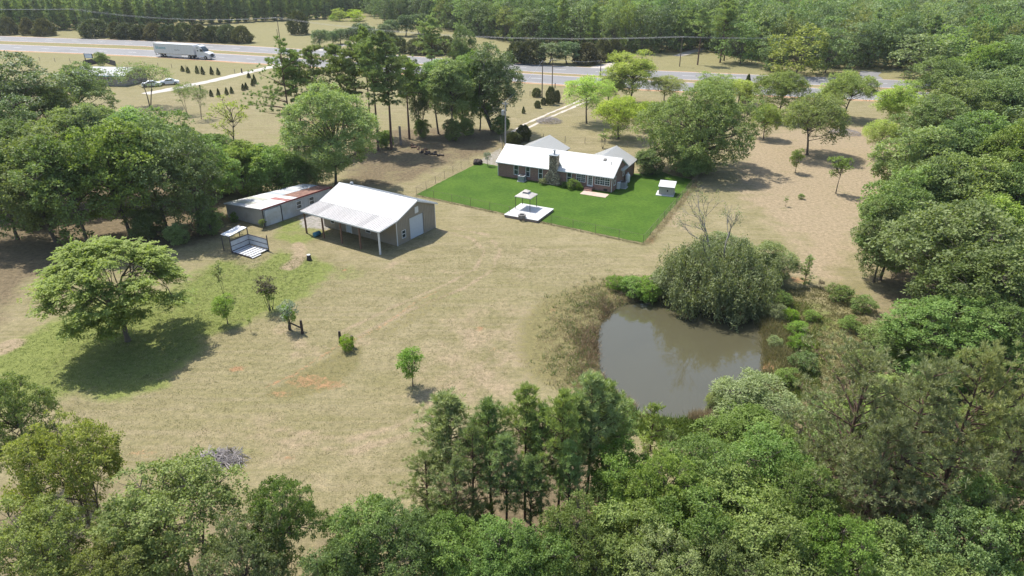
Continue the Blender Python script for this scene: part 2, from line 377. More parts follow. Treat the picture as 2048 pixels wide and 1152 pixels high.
litter = np.maximum.reduce([
    zone([[(-80,430),(0,360),(250,300),(430,330),(460,390),(440,480),(330,500),(200,540),(60,560),(-60,720)]], 3, .9),
    zone([[(700,280),(800,255),(960,255),(1010,262),(1000,300),(900,330),(830,360),(760,380),(690,370)]], 3, .75),
    zone([[(860,1000),(940,870),(1080,850),(1200,860),(1230,960),(1200,1080),(1000,1120),(860,1100)]], 1.5, .95),
    zone([[(1740,480),(1900,220),(2300,150),(2500,1200),(1700,1300),(1500,1000),(1640,780),(1760,640)]], 4, .8),
    zone([[(-300,1000),(200,930),(620,1000),(900,1120),(1400,1000),(1600,1300),(-300,1500)]], 3, .45)])
rough = np.maximum.reduce([ zone([[(520,792),(590,750),(670,705),(730,690),(720,735),(650,785),(570,802)]], .5, .75), zone([[(760,660),(850,598),(900,575),(905,590),(840,640),(780,680)]], .5, .5),
    zone([[(1040,640),(1090,590),(1190,560),(1330,560),(1350,620),(1200,700),(1240,800),(1160,790),(1060,760),(1030,700)]], 1.6, .85),
    zone([[(1500,560),(1600,570),(1640,640),(1600,800),(1500,860),(1240,860),(1200,780),(1500,760)]], 1.5, .7), stroke([(1290,487),(1392,363)], .7, .5, .5),
    zone([[(1660,560),(1740,560),(1780,700),(1700,800),(1640,760)]], 2, .6)])
far = smooth((Y - 150) / 60) * .8
gravel = np.maximum.reduce([zone([[(600,435),(640,425),(670,445),(655,460),(600,455)]], .6, .8),
    zone([[(960,345),(955,322),(1000,295),(1020,310),(1000,330)]], .8, .6)])
for nm, ch in (('za', (green, bare, clay, litter)), ('zb', (rough, far, gravel, np.zeros(len(X))))):
    a = me.attributes.new(nm, 'FLOAT_COLOR', 'POINT'); a.data.foreach_set('color', np.stack(ch, 1).astype(np.float32).ravel())
def ground_mat():
    m, t, b = new_mat('dry_pasture'); tc = N(t, 'ShaderNodeTexCoord').outputs['Object']
    def att(nm):
        a = N(t, 'ShaderNodeAttribute'); a.attribute_name = nm; s = N(t, 'ShaderNodeSeparateColor'); L(t, a.outputs['Color'], s.inputs[0])
        return s.outputs[0], s.outputs[1], s.outputs[2], a.outputs['Alpha']
    g, ba, cl, li = att('za'); ro, fa, gr, _ = att('zb')
    n_lo, n_mid, n_hi, n_fine = noise(t, .06, 4, .6, tc), noise(t, .35, 5, .65, tc), noise(t, 2.2, 5, .7, tc), noise(t, 9, 4, .75, tc)
    mp = N(t, 'ShaderNodeMapping'); mp.inputs['Rotation'].default_value = (0, 0, R(38)); mp.inputs['Scale'].default_value = (.12, 1.5, 1); L(t, tc, mp.inputs[0])
    n_mow = noise(t, 1.0, 4, .6, mp.outputs[0], .4)
    base = mixc(t, ramp(t, n_mid, [(.36, 0.0), (.64, 1.0)]), (.142, .126, .060), (.228, .194, .112))
    base = mixc(t, ramp(t, n_lo, [(.38, 0.0), (.62, 1.0)]), base, (0.173, 0.153, 0.076))
    base = mixc(t, math_(t, 'MULTIPLY', ramp(t, n_mow, [(.4, 0.0), (.65, 1.0)]), .45), base, (0.241, 0.197, 0.128))
    def lay(col, mask, c2, nz=n_mid, k=.9):
        f = math_(t, 'ADD', mask, math_(t, 'MULTIPLY', math_(t, 'SUBTRACT', nz, .5), k * 2.2))
        f = ramp(t, f, [(.28, 0.0), (.75, 1.0)]); f = math_(t, 'MULTIPLY', f, math_(t, 'MINIMUM', math_(t, 'MULTIPLY', mask, 3.0), 1.0))
        return mixc(t, f, col, c2)
    base = mixc(t, math_(t, 'MULTIPLY', fa, .8), base, mixc(t, n_mid, (0.144, 0.138, 0.059), (0.209, 0.190, 0.089)))
    base = lay(base, g, mixc(t, n_hi, (0.112, 0.138, 0.035), (0.169, 0.182, 0.059)))
    base = lay(base, ba, mixc(t, n_hi, (.185, .145, .088), (.285, .225, .150)))
    base = lay(base, ro, mixc(t, n_hi, (0.112, 0.100, 0.042), (0.184, 0.160, 0.077)), n_hi)
    base = lay(base, cl, mixc(t, n_hi, (0.223, 0.115, 0.059), (0.302, 0.179, 0.101)), n_hi, .7)
    base = lay(base, li, mixc(t, n_hi, (.062, .046, .028), (.190, .150, .092)), n_mid, .7)
    base = lay(base, gr, mixc(t, n_hi, (0.187, 0.175, 0.158), (0.288, 0.268, 0.248)), n_hi)
    base = mixc(t, .75, base, ramp(t, n_hi, [(.3, (.62, .66, .60)), (.5, (1.0, 1.0, 1.0)), (.7, (1.28, 1.25, 1.2))]), 'MULTIPLY')
    base = mixc(t, .65, base, ramp(t, n_fine, [(.35, (.58, .61, .55)), (.5, (1.0, 1.0, 1.0)), (.65, (1.38, 1.35, 1.3))]), 'MULTIPLY')
    L(t, base, b.inputs['Base Color']); b.inputs['Roughness'].default_value = .95; b.inputs['Specular IOR Level'].default_value = .1
    bump(t, b, math_(t, 'ADD', n_hi, math_(t, 'MULTIPLY', n_fine, .6)), .55, .10)
    return m
me.materials.append(ground_mat())
ground = link('ground', me); tag(ground, kind='structure')

def sheet(name, poly, z, m, kind='structure', jit=0.0, step=.7, seed=1):
    rng = random.Random(seed); pts = []
    for i in range(len(poly)):
        a, b = np.array(poly[i]), np.array(poly[(i + 1) % len(poly)]); n = max(1, int(np.hypot(*(b - a)) / step)) if jit else 1
        for k in range(n):
            q = a + (b - a) * k / n; pts.append((q[0] + rng.uniform(-jit, jit), q[1] + rng.uniform(-jit, jit), z))
    me = bpy.data.meshes.new(name); bm = bmesh.new(); f = bm.faces.new([bm.verts.new(p) for p in pts])
    bmesh.ops.triangulate(bm, faces=[f]); bmesh.ops.recalc_face_normals(bm, faces=bm.faces)
    if bm.faces and sum(q.normal.z for q in bm.faces) < 0: bmesh.ops.reverse_faces(bm, faces=bm.faces)
    bm.to_mesh(me); bm.free(); me.materials.append(m); o = link(name, me); tag(o, kind=kind); return o
def ribbon(name, pts, wd, z, m, kind='structure', jit=0.0, seed=1, parent=None):
    """flat strip along world points; wd may be (left, right) offsets"""
    rng = random.Random(seed); p = np.array(pts, float); d = np.gradient(p, axis=0); d /= np.linalg.norm(d, axis=1)[:, None]
    nrm = np.stack([-d[:, 1], d[:, 0]], 1); lo, hi = wd if hasattr(wd, '__len__') else (-wd / 2, wd / 2)
    mb = MB(); vs = []
    for q, n in zip(p, nrm):
        a, b = q + n * (lo + rng.uniform(-jit, jit)), q + n * (hi + rng.uniform(-jit, jit)); vs += [(a[0], a[1], z), (b[0], b[1], z)]
    mb.add(vs, [(2*i, 2*i+2, 2*i+3, 2*i+1) for i in range(len(p) - 1)])
    me = bpy.data.meshes.new(name); me.from_pydata(mb.v, [], mb.f); me.update(); me.materials.append(m)
    o = link(name, me, parent)
    if parent is None: tag(o, kind=kind)
    return o
def spline(pts, n=40):
    p = np.array(pts, float); s = np.r_[0, np.cumsum(np.hypot(*np.diff(p, axis=0).T))]; u = np.linspace(0, s[-1], n)
    q = np.stack([np.interp(u, s, p[:, 0]), np.interp(u, s, p[:, 1])], 1)
    for _ in range(6): q[1:-1] = (q[:-2] + 2 * q[1:-1] + q[2:]) / 4
    return q
def lawn_mat():
    m, t, b = new_mat('green_lawn'); tc = N(t, 'ShaderNodeTexCoord').outputs['Object']
    n1, n2, n3 = noise(t, .25, 4, .6, tc), noise(t, 2.5, 5, .7, tc), noise(t, 11, 3, .7, tc)
    c = mixc(t, ramp(t, n1, [(.35, 0.0), (.65, 1.0)]), (.040, .086, .008), (.060, .112, .012))
    c = mixc(t, .8, c, ramp(t, n2, [(.3, (.62, .66, .6)), (.7, (1.3, 1.25, 1.2))]), 'MULTIPLY')
    c = mixc(t, .7, c, ramp(t, n3, [(.3, (.75, .78, .7)), (.7, (1.22, 1.2, 1.2))]), 'MULTIPLY')
    L(t, c, b.inputs['Base Color']); b.inputs['Roughness'].default_value = .9; b.inputs['Specular IOR Level'].default_value = .15
    bump(t, b, n3, .5, .06); return m
M['lawn'] = lawn_mat()
LAWN = gp([(833,389),(958,325),(1000,333),(1100,330),(1262,347),(1290,347),(1315,340),(1345,351),(1392,361),(1286,486)])
sheet('lawn', LAWN, .02, M['lawn'], jit=.07)

# pond water
def water_mat():
    m, t, b = new_mat('murky_pond_water'); tc = N(t, 'ShaderNodeTexCoord').outputs['Object']
    L(t, mixc(t, noise(t, .25, 3, .5, tc), (.062, .057, .033), (.074, .068, .040)), b.inputs['Base Color'])
    b.inputs['Roughness'].default_value = .045; b.inputs['IOR'].default_value = 1.45; b.inputs['Specular IOR Level'].default_value = .8
    bump(t, b, noise(t, 1.6, 3, .55, tc), .06, .02); return m
M['water'] = water_mat()
mb = MB(); cpx, cpy = POND.mean(0); out = [(cpx + (x - cpx) * 1.10, cpy + (y - cpy) * 1.10, WATER) for x, y in POND]
wm = bpy.data.meshes.new('pond'); wm.from_pydata(out, [], [tuple(range(len(out)))]); wm.update(); wm.materials.append(M['water'])
pw = link('pond', wm); tag(pw, kind='structure')
if wm.polygons[0].normal.z < 0: wm.flip_normals()

# highway: two carriageways with a grass median
def edge(pts): return spline(gp(pts), 60)
e_ft = edge([(-420,58),(0,72.6),(320,83.5),(700,106),(1060,132.3),(1340,146.5),(1870,167),(2300,180)])
e_fb = edge([(-420,67),(0,82),(320,92.3),(700,115),(1060,141),(1340,155),(1870,175.5),(2300,188)])
e_nt = edge([(-420,73),(0,88.6),(300,99.5),(700,124),(1060,151),(1350,167.6),(1780,186),(2300,204)])
e_nb = edge([(-420,82),(0,100),(300,112.5),(700,137),(1060,163),(1350,179),(1780,198),(2300,217)])
M['clay'] = mk('orange_clay_shoulder', (.33, .185, .10), .95, .18, .5, dirt=(.33, .26, .14), dirt_amt=.6, dirt_scale=.15)
M['gravel_drive'] = mk('pale_gravel', (.38, .35, .315), .95, .15, 1.5, dirt=(.30, .255, .17), dirt_amt=.35, dirt_scale=.7)
M['track'] = mk('pale_wheel_track', (.40, .355, .305), .95, .15, 1.2, dirt=(.30, .25, .15), dirt_amt=.4, dirt_scale=.5)
for k, (a, b) in enumerate(((e_ft, e_fb), (e_nt, e_nb))):
    c = (a + b) / 2; hw = float(np.median(np.hypot(*(a - b).T))) * .47
    nm = ('highway_far_carriageway', 'highway_near_carriageway')[k]
    ribbon(('verge_shoulder_far', 'verge_shoulder_near')[k], c, (-hw - (1.7 if k else .7), hw + .8), .012, M['clay'], jit=.35, seed=k)
    road = ribbon(nm, c, hw * 2, .03, M['asphalt'])
    d = np.gradient(c, axis=0); d /= np.linalg.norm(d, axis=1)[:, None]; nr = np.stack([-d[:, 1], d[:, 0]], 1)
    for off, nm2, mm in ((-hw + .55, 'edge_line', 'paint_white'), (hw - .55, 'edge_line', 'paint_white' if k else 'paint_white')):
        ribbon(nm2, c + nr * off, .18, .036, M[mm], parent=road)
    s = np.r_[0, np.cumsum(np.hypot(*np.diff(c, axis=0).T))]; u = 0.0
    while u < s[-1] - 4:
        q = np.array([[np.interp(v, s, c[:, 0]), np.interp(v, s, c[:, 1])] for v in (u, u + 1.7, u + 3.4)])
        ribbon('lane_dash', q, .2, .036, M['paint_white'], parent=road); u += 12.2
NEAR_C = (e_nt + e_nb) / 2
# driveways and tracks
ribbon('gravel_driveway', spline(gp([(575,127),(520,139),(470,151),(420,163),(380,170),(330,181),(290,188)]), 30), 3.4, .014, M['gravel_drive'], jit=.3)
trk = spline(gp([(1185,196),(1160,205),(1110,226),(1070,243),(1040,259),(1010,285),(985,310)]), 34)
ribbon('wheel_track', trk[:24], (-1.25, -.55), .014, M['track'], jit=.18, seed=3); ribbon('wheel_track', trk[:24], (.5, 1.25), .014, M['track'], jit=.18, seed=4)
ribbon('field_driveway', spline(gp([(640,101),(672,93),(700,88),(740,82)]), 16), 3.5, .014, M['gravel_drive'], jit=.4, seed=5)
ribbon('dirt_lane', spline(gp([(1355,112),(1390,101),(1420,94),(1450,86)]), 16), 3.2, .014, M['track'], jit=.4, seed=6)
ribbon('dirt_apron', spline(gp([(1185,138),(1215,131),(1240,126)]), 8), 5, .014, M['track'], jit=.4, seed=7)
ribbon('dirt_apron', spline(gp([(1745,158),(1735,151),(1742,143)]), 8), 5, .016, M['asphalt'], jit=.3, seed=8)

# ------------------------------------------------------------------ buildings
def panel_mesh(name, wd, ln, m, ribs=3, rib_h=.05):
    """roofing sheet: x along the ridge 0..wd, y down the slope 0..ln, raised ribs"""
    mb = MB(); prof = [(0.0, .012)]
    for k in range(ribs):
        c = wd * (k + .5) / ribs; prof += [(c - .045, .012), (c - .02, .012 + rib_h), (c + .02, .012 + rib_h), (c + .045, .012)]
    prof += [(wd - .004, .012)]
    n = len(prof); vs = [(x, y, z) for y in (0, ln) for x, z in prof]
    fs = [(i, i + 1, n + i + 1, n + i) for i in range(n - 1)]
    mb.add(vs, [f[::-1] for f in fs])
    me = bpy.data.meshes.new(name); me.from_pydata(mb.v, [], mb.f); me.update(); me.materials.append(m); me.flip_normals()
    return me
def lay_panels(parent, name, me, origin, xdir, ydir, wd, n):
    xd, yd = Vector(xdir).normalized(), Vector(ydir).normalized(); zd = xd.cross(yd)
    for i in range(n):
        o = link(name, me, parent); p = Vector(origin) + xd * wd * i
        o.matrix_local = Matrix(((xd.x, yd.x, zd.x, p.x), (xd.y, yd.y, zd.y, p.y), (xd.z, yd.z, zd.z, p.z), (0, 0, 0, 1)))
def window(parent, x0, x1, z0, z1, y, cols=1, rows=2, fw=.07, tr=None, name='window', muntin=.025):
    """frame proud of an opening in a wall whose face is at local y (looking along +y); tr maps points into place"""
    mb = MB(); pr = .05
    mb.box(x0 - fw, x0, y - pr, y + .08, z0 - fw, z1 + fw); mb.box(x1, x1 + fw, y - pr, y + .08, z0 - fw, z1 + fw)
    mb.box(x0, x1, y - pr, y + .08, z1, z1 + fw); mb.box(x0, x1, y - pr - .03, y + .08, z0 - fw, z0)
    for k in range(1, cols): c = x0 + (x1 - x0) * k / cols; mb.box(c - .035, c + .035, y - .02, y + .06, z0, z1)
    for r in range(1, rows): c = z0 + (z1 - z0) * r / rows; wv = .03 if r * 2 == rows else muntin / 2; mb.box(x0, x1, y - .01, y + .06, c - wv, c + wv)
    for k in range(cols):
        c = x0 + (x1 - x0) * (k + .5) / cols
        if rows > 2: mb.box(c - muntin / 2, c + muntin / 2, y - .008, y + .055, z0, z1)
    g = MB().box(x0 - .01, x1 + .01, y + .065, y + .09, z0 - .01, z1 + .01)
    if tr: mb.v = [tr(p) for p in mb.v]; g.v = [tr(p) for p in g.v]
    f = mb.build(name, M['trim'], parent); g.build('pane', M['glass'], f); return f

# --- brick house: x along the front (left to right), y away from the camera
HX, HY, HR, HL, HW, HE, HRG, HO = -2.138, 101.816, -.462, 18.35, 6.46, 2.24, 4.19, .26
house = empty('brick_house', (HX, HY, 0), HR, 'long brown brick ranch house with white metal roof behind the green lawn', 'house')
ops = [(2.78, 3.42, .62, 2.02), (4.77, 5.35, .62, 2.02), (6.85, 7.42, .56, 2.02), (11.42, 12.05, .68, 2.02), (12.90, 14.20, .98, 2.06), (14.60, 15.34, .44, 2.06), (15.75, 17.92, .94, 2.12)]
wt = HE + HO * (HRG - HE) / (HW / 2 + HO)
mb = MB(); wall_open(mb, 0, HL, -.1, wt, 0, .25, ops + [(17.05, 17.65, .06, .42), (3.6, 4.1, .06, .30)])
mb.box(0, HL, HW - .25, HW, -.1, wt)
for xa in (0, HL - .25):
    mb.prism([(.25, -.1), (HW - .25, -.1), (HW - .25, wt), (HW / 2, HRG - .12), (.25, wt)], 'x', xa, xa + .25)
mb.build('brick_wall', M['brick'], house)
for k, o in enumerate(ops):
    if k == 5: continue
    window(house, *o[:2], *o[2:], 0, cols={4: 2, 6: 3}.get(k, 1), rows={4: 4, 6: 4}.get(k, 2))
d = MB(); x0, x1, z0, z1 = ops[5]
d.box(x0 - .08, x0, -.05, .08, z0, z1 + .08); d.box(x1, x1 + .08, -.05, .08, z0, z1 + .08); d.box(x0, x1, -.05, .08, z1, z1 + .08)
for a, b, c, e in ((x0, x0 + .1, z0, z1), (x1 - .1, x1, z0, z1), (x0 + .1, x1 - .1, z0, z0 + .22), (x0 + .1, x1 - .1, z1 - .1, z1)): d.box(a, b, .02, .07, c, e)
d.box((x0 + x1) / 2 - .015, (x0 + x1) / 2 + .015, .02, .07, z0 + .22, z1 - .1)
for k in range(1, 5): d.box(x0 + .1, x1 - .1, .02, .07, z0 + .22 + k * .27 - .012, z0 + .22 + k * .27 + .012)
dd = d.build('glazed_door', M['trim'], house); MB().box(x0 + .08, x1 - .08, .072, .09, z0 + .2, z1 - .08).build('pane', M['glass'], dd)
MB().box(x1 - .17, x1 - .12, -.03, .02, z0 + .75, z0 + .82).build('handle', M['chrome'], dd)
MB().box(17.05, 17.65, .08, .1, .06, .42).build('crawlspace_vent', M['dark_metal'], house)
MB().box(3.6, 4.1, .08, .1, .06, .30).build('crawlspace_vent', M['dark_metal'], house)
st = MB(); st.box(14.4, 15.6, -.75, -.003, 0, .40); st.box(14.4, 15.6, -1.05, -.753, 0, .20); st.build('brick_steps', M['brick'], house)
# side window in the right gable
def tr_r(p): return (HL - p[1], p[0], p[2])
window(house, .55, 1.35, .9, 2.0, -.02, rows=2, tr=lambda p: (HL - p[1] - .02, p[0], p[2]), name='window')
window(house, 4.6, 5.2, 1.2, 2.0, -.02, rows=2, tr=lambda p: (HL - p[1] - .02, p[0], p[2]), name='window')
# main roof
sl = math.hypot(HW / 2 + HO, HRG - HE)
rf = MB(); o = HO
rf.prism([(-o, HE), (HW / 2, HRG), (HW + o, HE), (HW + o, HE - .14), (HW + o - .1, HE - .14), (HW / 2, HRG - .16), (-o + .1, HE - .14), (-o, HE - .14)], 'x', -.24, HL + .24)
roof = rf.build('roof', M['white_roof'], house)
n = 24; pw = (HL + .48) / n
pm = panel_mesh('roof_panel', pw, sl, M['white_roof'])
dz = (HRG - HE) / (HW / 2 + o)
lay_panels(roof, 'roof_panel', pm, (HL + .24, HW / 2, HRG), (-1, 0, 0), (0, -1, -dz), pw, n)
lay_panels(roof, 'roof_panel', pm, (-.24, HW / 2, HRG), (1, 0, 0), (0, 1, -dz), pw, n)
MB().prism([(HW/2 - .17, HRG - .075), (HW/2, HRG + .06), (HW/2 + .17, HRG - .075), (HW/2 + .15, HRG - .09), (HW/2, HRG + .03), (HW/2 - .15, HRG - .09)], 'x', -.26, HL + .26).build('ridge_cap', M['white_roof'], roof)
MB().box(-.22, HL + .22, -o - .11, -o - .003, HE - .12, HE - .01).build('gutter', M['trim'], roof)
ds = MB().tube([(HL - .06, -o - .06, HE - .12), (HL - .06, -.09, HE - .35), (HL - .06, -.09, .1)], .05, 8); ds.build('downspout', M['trim'], house)
MB().tube([(.06, -o - .06, HE - .12), (.06, -.09, HE - .35), (.06, -.09, .1)], .05, 8).build('downspout', M['trim'], house)
def on_roof(x, y): return HE + (y + o) * dz
for (x, y, r, h) in ((17.4, 1.9, .045, .45), (.35, 2.6, .045, .4), (5.2, 1.0, .04, .35)): MB().tube([(x, y, on_roof(x, y) - .1), (x, y, on_roof(x, y) + h)], r, 8).build('vent_pipe', M['galv_metal'], roof)
z = on_roof(16.2, 2.6); MB().hexa([(15.98, 2.38, z - .22), (16.42, 2.38, z - .22), (16.42, 2.8, z), (15.98, 2.8, z), (15.98, 2.38, z - .0), (16.42, 2.38, z - .0), (16.42, 2.8, z + .19), (15.98, 2.8, z + .19)]).build('roof_vent', M['dark_metal'], roof)
# stone chimney with sloped shoulders, cap and flue
ch = MB(); rngc = random.Random(4)
ch.prism([(7.95, -.1), (10.45, -.1), (10.45, 1.15), (10.0, 1.95), (9.93, 2.4), (9.93, 4.4), (8.74, 4.4), (8.74, 2.4), (8.62, 1.95), (7.95, 1.15)], 'y', -.62, -.003)
cho = ch.build('chimney', M['stone'], house)
stn = MB()                                            # stones standing proud of the face
for r in range(30):
    z = .05 + r * .148
    xl, xr = (8.0, 10.4) if z < 1.1 else ((8.0 + (z - 1.1) * .75, 10.4 - (z - 1.1) * .5) if z < 1.95 else (8.78, 9.9)); x = xl
    while x < xr - .1:
        wd = min(rngc.uniform(.18, .38), xr - x); h = .125; p = rngc.uniform(.015, .06); j = rngc.uniform(-.03, .03)
        stn.hexa([(x, -.64, z + .02), (x + wd - .03, -.64, z + j * .3), (x + wd - .03, -.61, z), (x, -.61, z), (x + .02, -.62 - p, z + .03), (x + wd - .05, -.62 - p, z + .02), (x + wd - .03, -.61, z + h), (x, -.61, z + h)])
        stn.hexa([(x + .02, -.62 - p, z + .015), (x + wd - .05, -.62 - p, z + .015), (x + wd - .04, -.61, z + .01), (x, -.61, z + .01), (x + .03, -.62 - p, z + h - .02), (x + wd - .06, -.62 - p, z + h - .02), (x + wd - .04, -.61, z + h), (x, -.61, z + h)])
        x += wd
so = stn.build('chimney_stones', M['stone'], cho); so['kind'] = 'stuff'
MB().box(8.78, 9.89, -.003 + .006, .5, 2.45, 4.38).build('chimney_stack_back', M['stone'], cho)
MB().box(8.66, 10.01, -.72, .56, 4.403, 4.47).build('chimney_cap', M['ac'], cho)
MB().lathe([(.13, 0), (.13, .55), (.2, .56), (.2, .66), (.05, .72)], 10, (9.33, -.1, 4.47)).build('flue_pipe', M['ac'], cho)
zc = on_roof(0, .5)
MB().prism([(8.2, on_roof(0, -.1) + .03), (10.6, on_roof(0, -.1) + .03), (9.9, on_roof(0, .5) + .65), (8.78, on_roof(0, .5) + .65)], 'y', .503, .53).build('chimney_saddle', M['white_roof'], roof)
# rear wings with their own gabled roofs, ridges running away from the main ridge
def wing(xr, ya, hw, zr, ze, right_x, mat='cream_roof'):
    wv = empty('rear_wing'); wv.parent = house
    w0, w1 = xr - hw + .3, xr + hw - .3
    b = MB(); b.box(w0, w1, HW + .01, ya - .3, -.1, ze + .05)
    b.prism([(w0, ze + .051), (w1, ze + .051), (xr, zr - .15)], 'y', ya - .55, ya - .3); b.build('wing_wall', M['brick'], wv)
    dzw = (zr - ze) / hw; y0 = HW / 2 + .3
    r = MB().prism([(xr - hw, ze), (xr, zr), (xr + hw, ze), (xr + hw, ze - .13), (xr + hw - .1, ze - .13), (xr, zr - .16), (xr - hw + .1, ze - .13), (xr - hw, ze - .13)], 'y', y0, ya).build('wing_roof', M[mat], wv)
    n = max(4, int((ya - y0) / .85)); p = panel_mesh('wing_panel', (ya - y0) / n, math.hypot(hw, zr - ze), M[mat])
    for nn, (og, xd, yd) in enumerate((((xr, y0, zr), (0, 1, 0), (-1, 0, -dzw)), ((xr, ya, zr), (0, -1, 0), (1, 0, -dzw)))):
        lay_panels(wv, 'wing_panel', p, og, xd, (yd[0], 0, yd[2]), (ya - y0) / n, n)
    MB().prism([(xr - .15, zr - .06), (xr, zr + .05), (xr + .15, zr - .06), (xr, zr + .02)], 'y', y0, ya + .02).build('wing_ridge_cap', M['white_roof'], wv)
wing(3.3, 12.1, 3.65, 4.0, 2.28, 6.9)
wing(15.3, 10.4, 3.45, 4.0, 2.28, 18.9)

def house_pt(x, y): return (HX + math.cos(HR) * x - math.sin(HR) * y, HY + math.sin(HR) * x + math.cos(HR) * y)
# slabs and units by the house
def ac_unit(x, y, sz, label):
    u = empty('air_conditioner', (*house_pt(x, y), 0), HR, label, 'air conditioner', 'air conditioners beside the house')
    b = MB().box(-sz/2, sz/2, -sz/2, sz/2, .08, .82); b.box(-sz/2 - .03, sz/2 + .03, -sz/2 - .03, sz/2 + .03, .821, .87); b.build('casing', M['ac'], u)
    MB().box(-sz/2 - .1, sz/2 + .1, -sz/2 - .1, sz/2 + .1, 0, .078).build('pad', M['concrete'], u)
    MB().lathe([(sz*.38, 0), (sz*.38, .03), (sz*.34, .035), (.06, .05)], 14, (0, 0, .872)).build('fan_guard', M['dark_metal'], u)
    l = MB()
    for k in range(9): z = .14 + k * .075; l.box(-sz/2 - .012, sz/2 + .012, -sz/2 - .012, -sz/2 - .002, z, z + .03)
    l.build('louvres', M['galv_metal'], u)
ac_unit(4.5, -.85, .95, 'grey air conditioner in front of the second window of the brick house')
ac_unit(19.05, 2.9, 1.0, 'grey air conditioner at the right gable end of the brick house')
cabn = empty('utility_cabinet', (*house_pt(18.62, 2.1), 0), HR, 'white upright utility cabinet between the right air conditioner and gable wall', 'cabinet')
MB().box(-.2, .2, -.25, .25, 0, .95).build('body', M['trim'], cabn); MB().box(.201, .215, -.2, .2, .1, .85).build('door', M['white_door'], cabn)
tk = empty('propane_tank', (*house_pt(18.85, 5.6), 0), HR, 'white upright propane tank behind the right air conditioner', 'tank')
MB().lathe([(.02, .06), (.33, .1), (.36, .25), (.36, 1.1), (.3, 1.26), (.12, 1.34)], 16).build('tank_shell', M['trim'], tk, True)
MB().lathe([(.28, 0), (.3, .12)], 14).build('foot_ring', M['trim'], tk); MB().lathe([(.14, 0), (.14, .16), (.02, .18)], 10, (0, 0, 1.33)).build('valve_collar', M['trim'], tk)
pt = MB().box(14.5, 18.3, -2.7, -1.07, -.05, .06); po = pt.build('patio_slab', M['patio']); po.location = (HX, HY, 0); po.rotation_euler.z = HR
tag(po, 'buff pink concrete patio slab below the back door steps', 'patio')

# --- metal barn: x across (0 at the lean-to wall), y along its length from the big door
BX, BY, BR, BL, BW, BE, BRG, BD, BLE, BO = -13.372, 73.847, 2.571 - math.pi / 2, 12.14, 7.09, 3.3, 4.64, 2.92, 2.9, .3
barn = empty('metal_barn', (BX, BY, 0), BR, 'tan metal barn with white roof and open lean-to on posts', 'barn')
gops = [(2.27, 4.83, .0, 2.72), (.88, 1.46, .72, 1.58), (3.36, 3.98, 3.02, 3.78)]
mb = MB(); wall_open(mb, 0, BW, -.1, BE - .1, 0, .15, gops[:2])
mb.add([], []); gp_ = [(0, BE - .0995), (3.36, BE - .0995), (3.36, BRG - .19 - .19 * .38), (0, BE - .0985)]
mb.prism([(0, BE - .0995), (BW, BE - .0995), (BW / 2, BRG - .12)], 'y', 0, .15); mb.prism([(0, -.1), (BW, -.1), (BW, BE - .0995), (BW / 2, BRG - .12), (0, BE - .0995)], 'y', BL - .15, BL)
def trl(p): return (p[1], p[0], p[2])
lo = [(10.25, 10.85, .75, 1.6), (7.38, 8.2, .02, 2.03), (4.2, 4.95, .75, 1.6)]
mw = MB(); wall_open(mw, .15, BL - .15, -.1, BE - .1, 0, .15, lo); mb.add([trl(p) for p in mw.v], mw.f)
mb.box(BW - .15, BW, .15, BL - .15, -.1, BE - .1)
mb.build('barn_wall', M['tan_metal'], barn)
rb = MB(); k = .15                                        # standing ribs of the siding
while k < BW:
    top = BE - .1 + (BRG - BE) * (1 - abs(k - BW/2) / (BW/2)) - .14
    ok = not (gops[0][0] - .1 < k < gops[0][1] + .1) and not (gops[1][0] - .1 < k < gops[1][1] + .1)
    rb.box(k - .02, k + .02, -.022, -.002, 2.9 if gops[0][0] - .1 < k < gops[0][1] + .1 else (1.7 if not ok else 0), top)
    if not ok and gops[1][0] - .1 < k < gops[1][1] + .1: rb.box(k - .02, k + .02, -.022, -.002, 0, .62)
    k += .3
k = .2
while k < BL:
    if not any(a - .1 < k < b + .1 for a, b, _, _ in lo): rb.box(-.022, -.002, k - .02, k + .02, 0, BE - .12)
    k += .3
ro = rb.build('siding_ribs', M['tan_metal'], barn); ro['kind'] = 'stuff'
dr = MB()
for kz in range(5): z0 = .02 + kz * .54; dr.box(gops[0][0] + .01, gops[0][1] - .01, .05, .09, z0, z0 + .532)
dro = dr.build('roller_door', M['white_door'], barn)
MB().box(gops[0][0] - .08, gops[0][0], -.05, .12, 0, 2.80).box(gops[0][1], gops[0][1] + .08, -.05, .12, 0, 2.80).box(gops[0][0], gops[0][1], -.05, .12, 2.72, 2.80).build('door_frame', M['tan_metal'], dro)
window(barn, *gops[1], 0, cols=1, rows=2, fw=.06)
gv = MB().box(gops[2][0], gops[2][1], -.05, -.003, gops[2][2], gops[2][3]); gvo = gv.build('gable_hatch', M['trim'], barn)
for a, b, c, e in (lo[0], lo[2]): window(barn, a, b, c, e, 0, rows=2, fw=.06, tr=trl)
md = MB().box(lo[1][0] + .04, lo[1][1] - .04, .05, .1, .02, 2.0); md.v = [trl(p) for p in md.v]; mdo = md.build('side_door', M['white_door'], barn)
mf = MB().box(lo[1][0] - .05, lo[1][0] + .039, -.04, .1, .0, 2.09).box(lo[1][1] - .039, lo[1][1] + .05, -.04, .1, 0, 2.09); mf.v = [trl(p) for p in mf.v]; mf.build('door_frame', M['trim'], mdo)
for x, y in ((-.03, -.03), (BW - .05, -.03)): MB().box(x, x + .08, y, y + .08, 0, BE - .15).build('corner_trim', M['trim'], barn)
dzb = (BRG - BE) / (BW / 2)
rf = MB().prism([(-.02, BE), (BW / 2, BRG), (BW + .25, BE - .25 * dzb), (BW + .25, BE - .25 * dzb - .12), (BW / 2, BRG - .13), (-.02, BE - .12)], 'y', -BO, BL + BO).build('roof', M['white_roof'], barn)
n = 14; pw = (BL + 2 * BO) / n
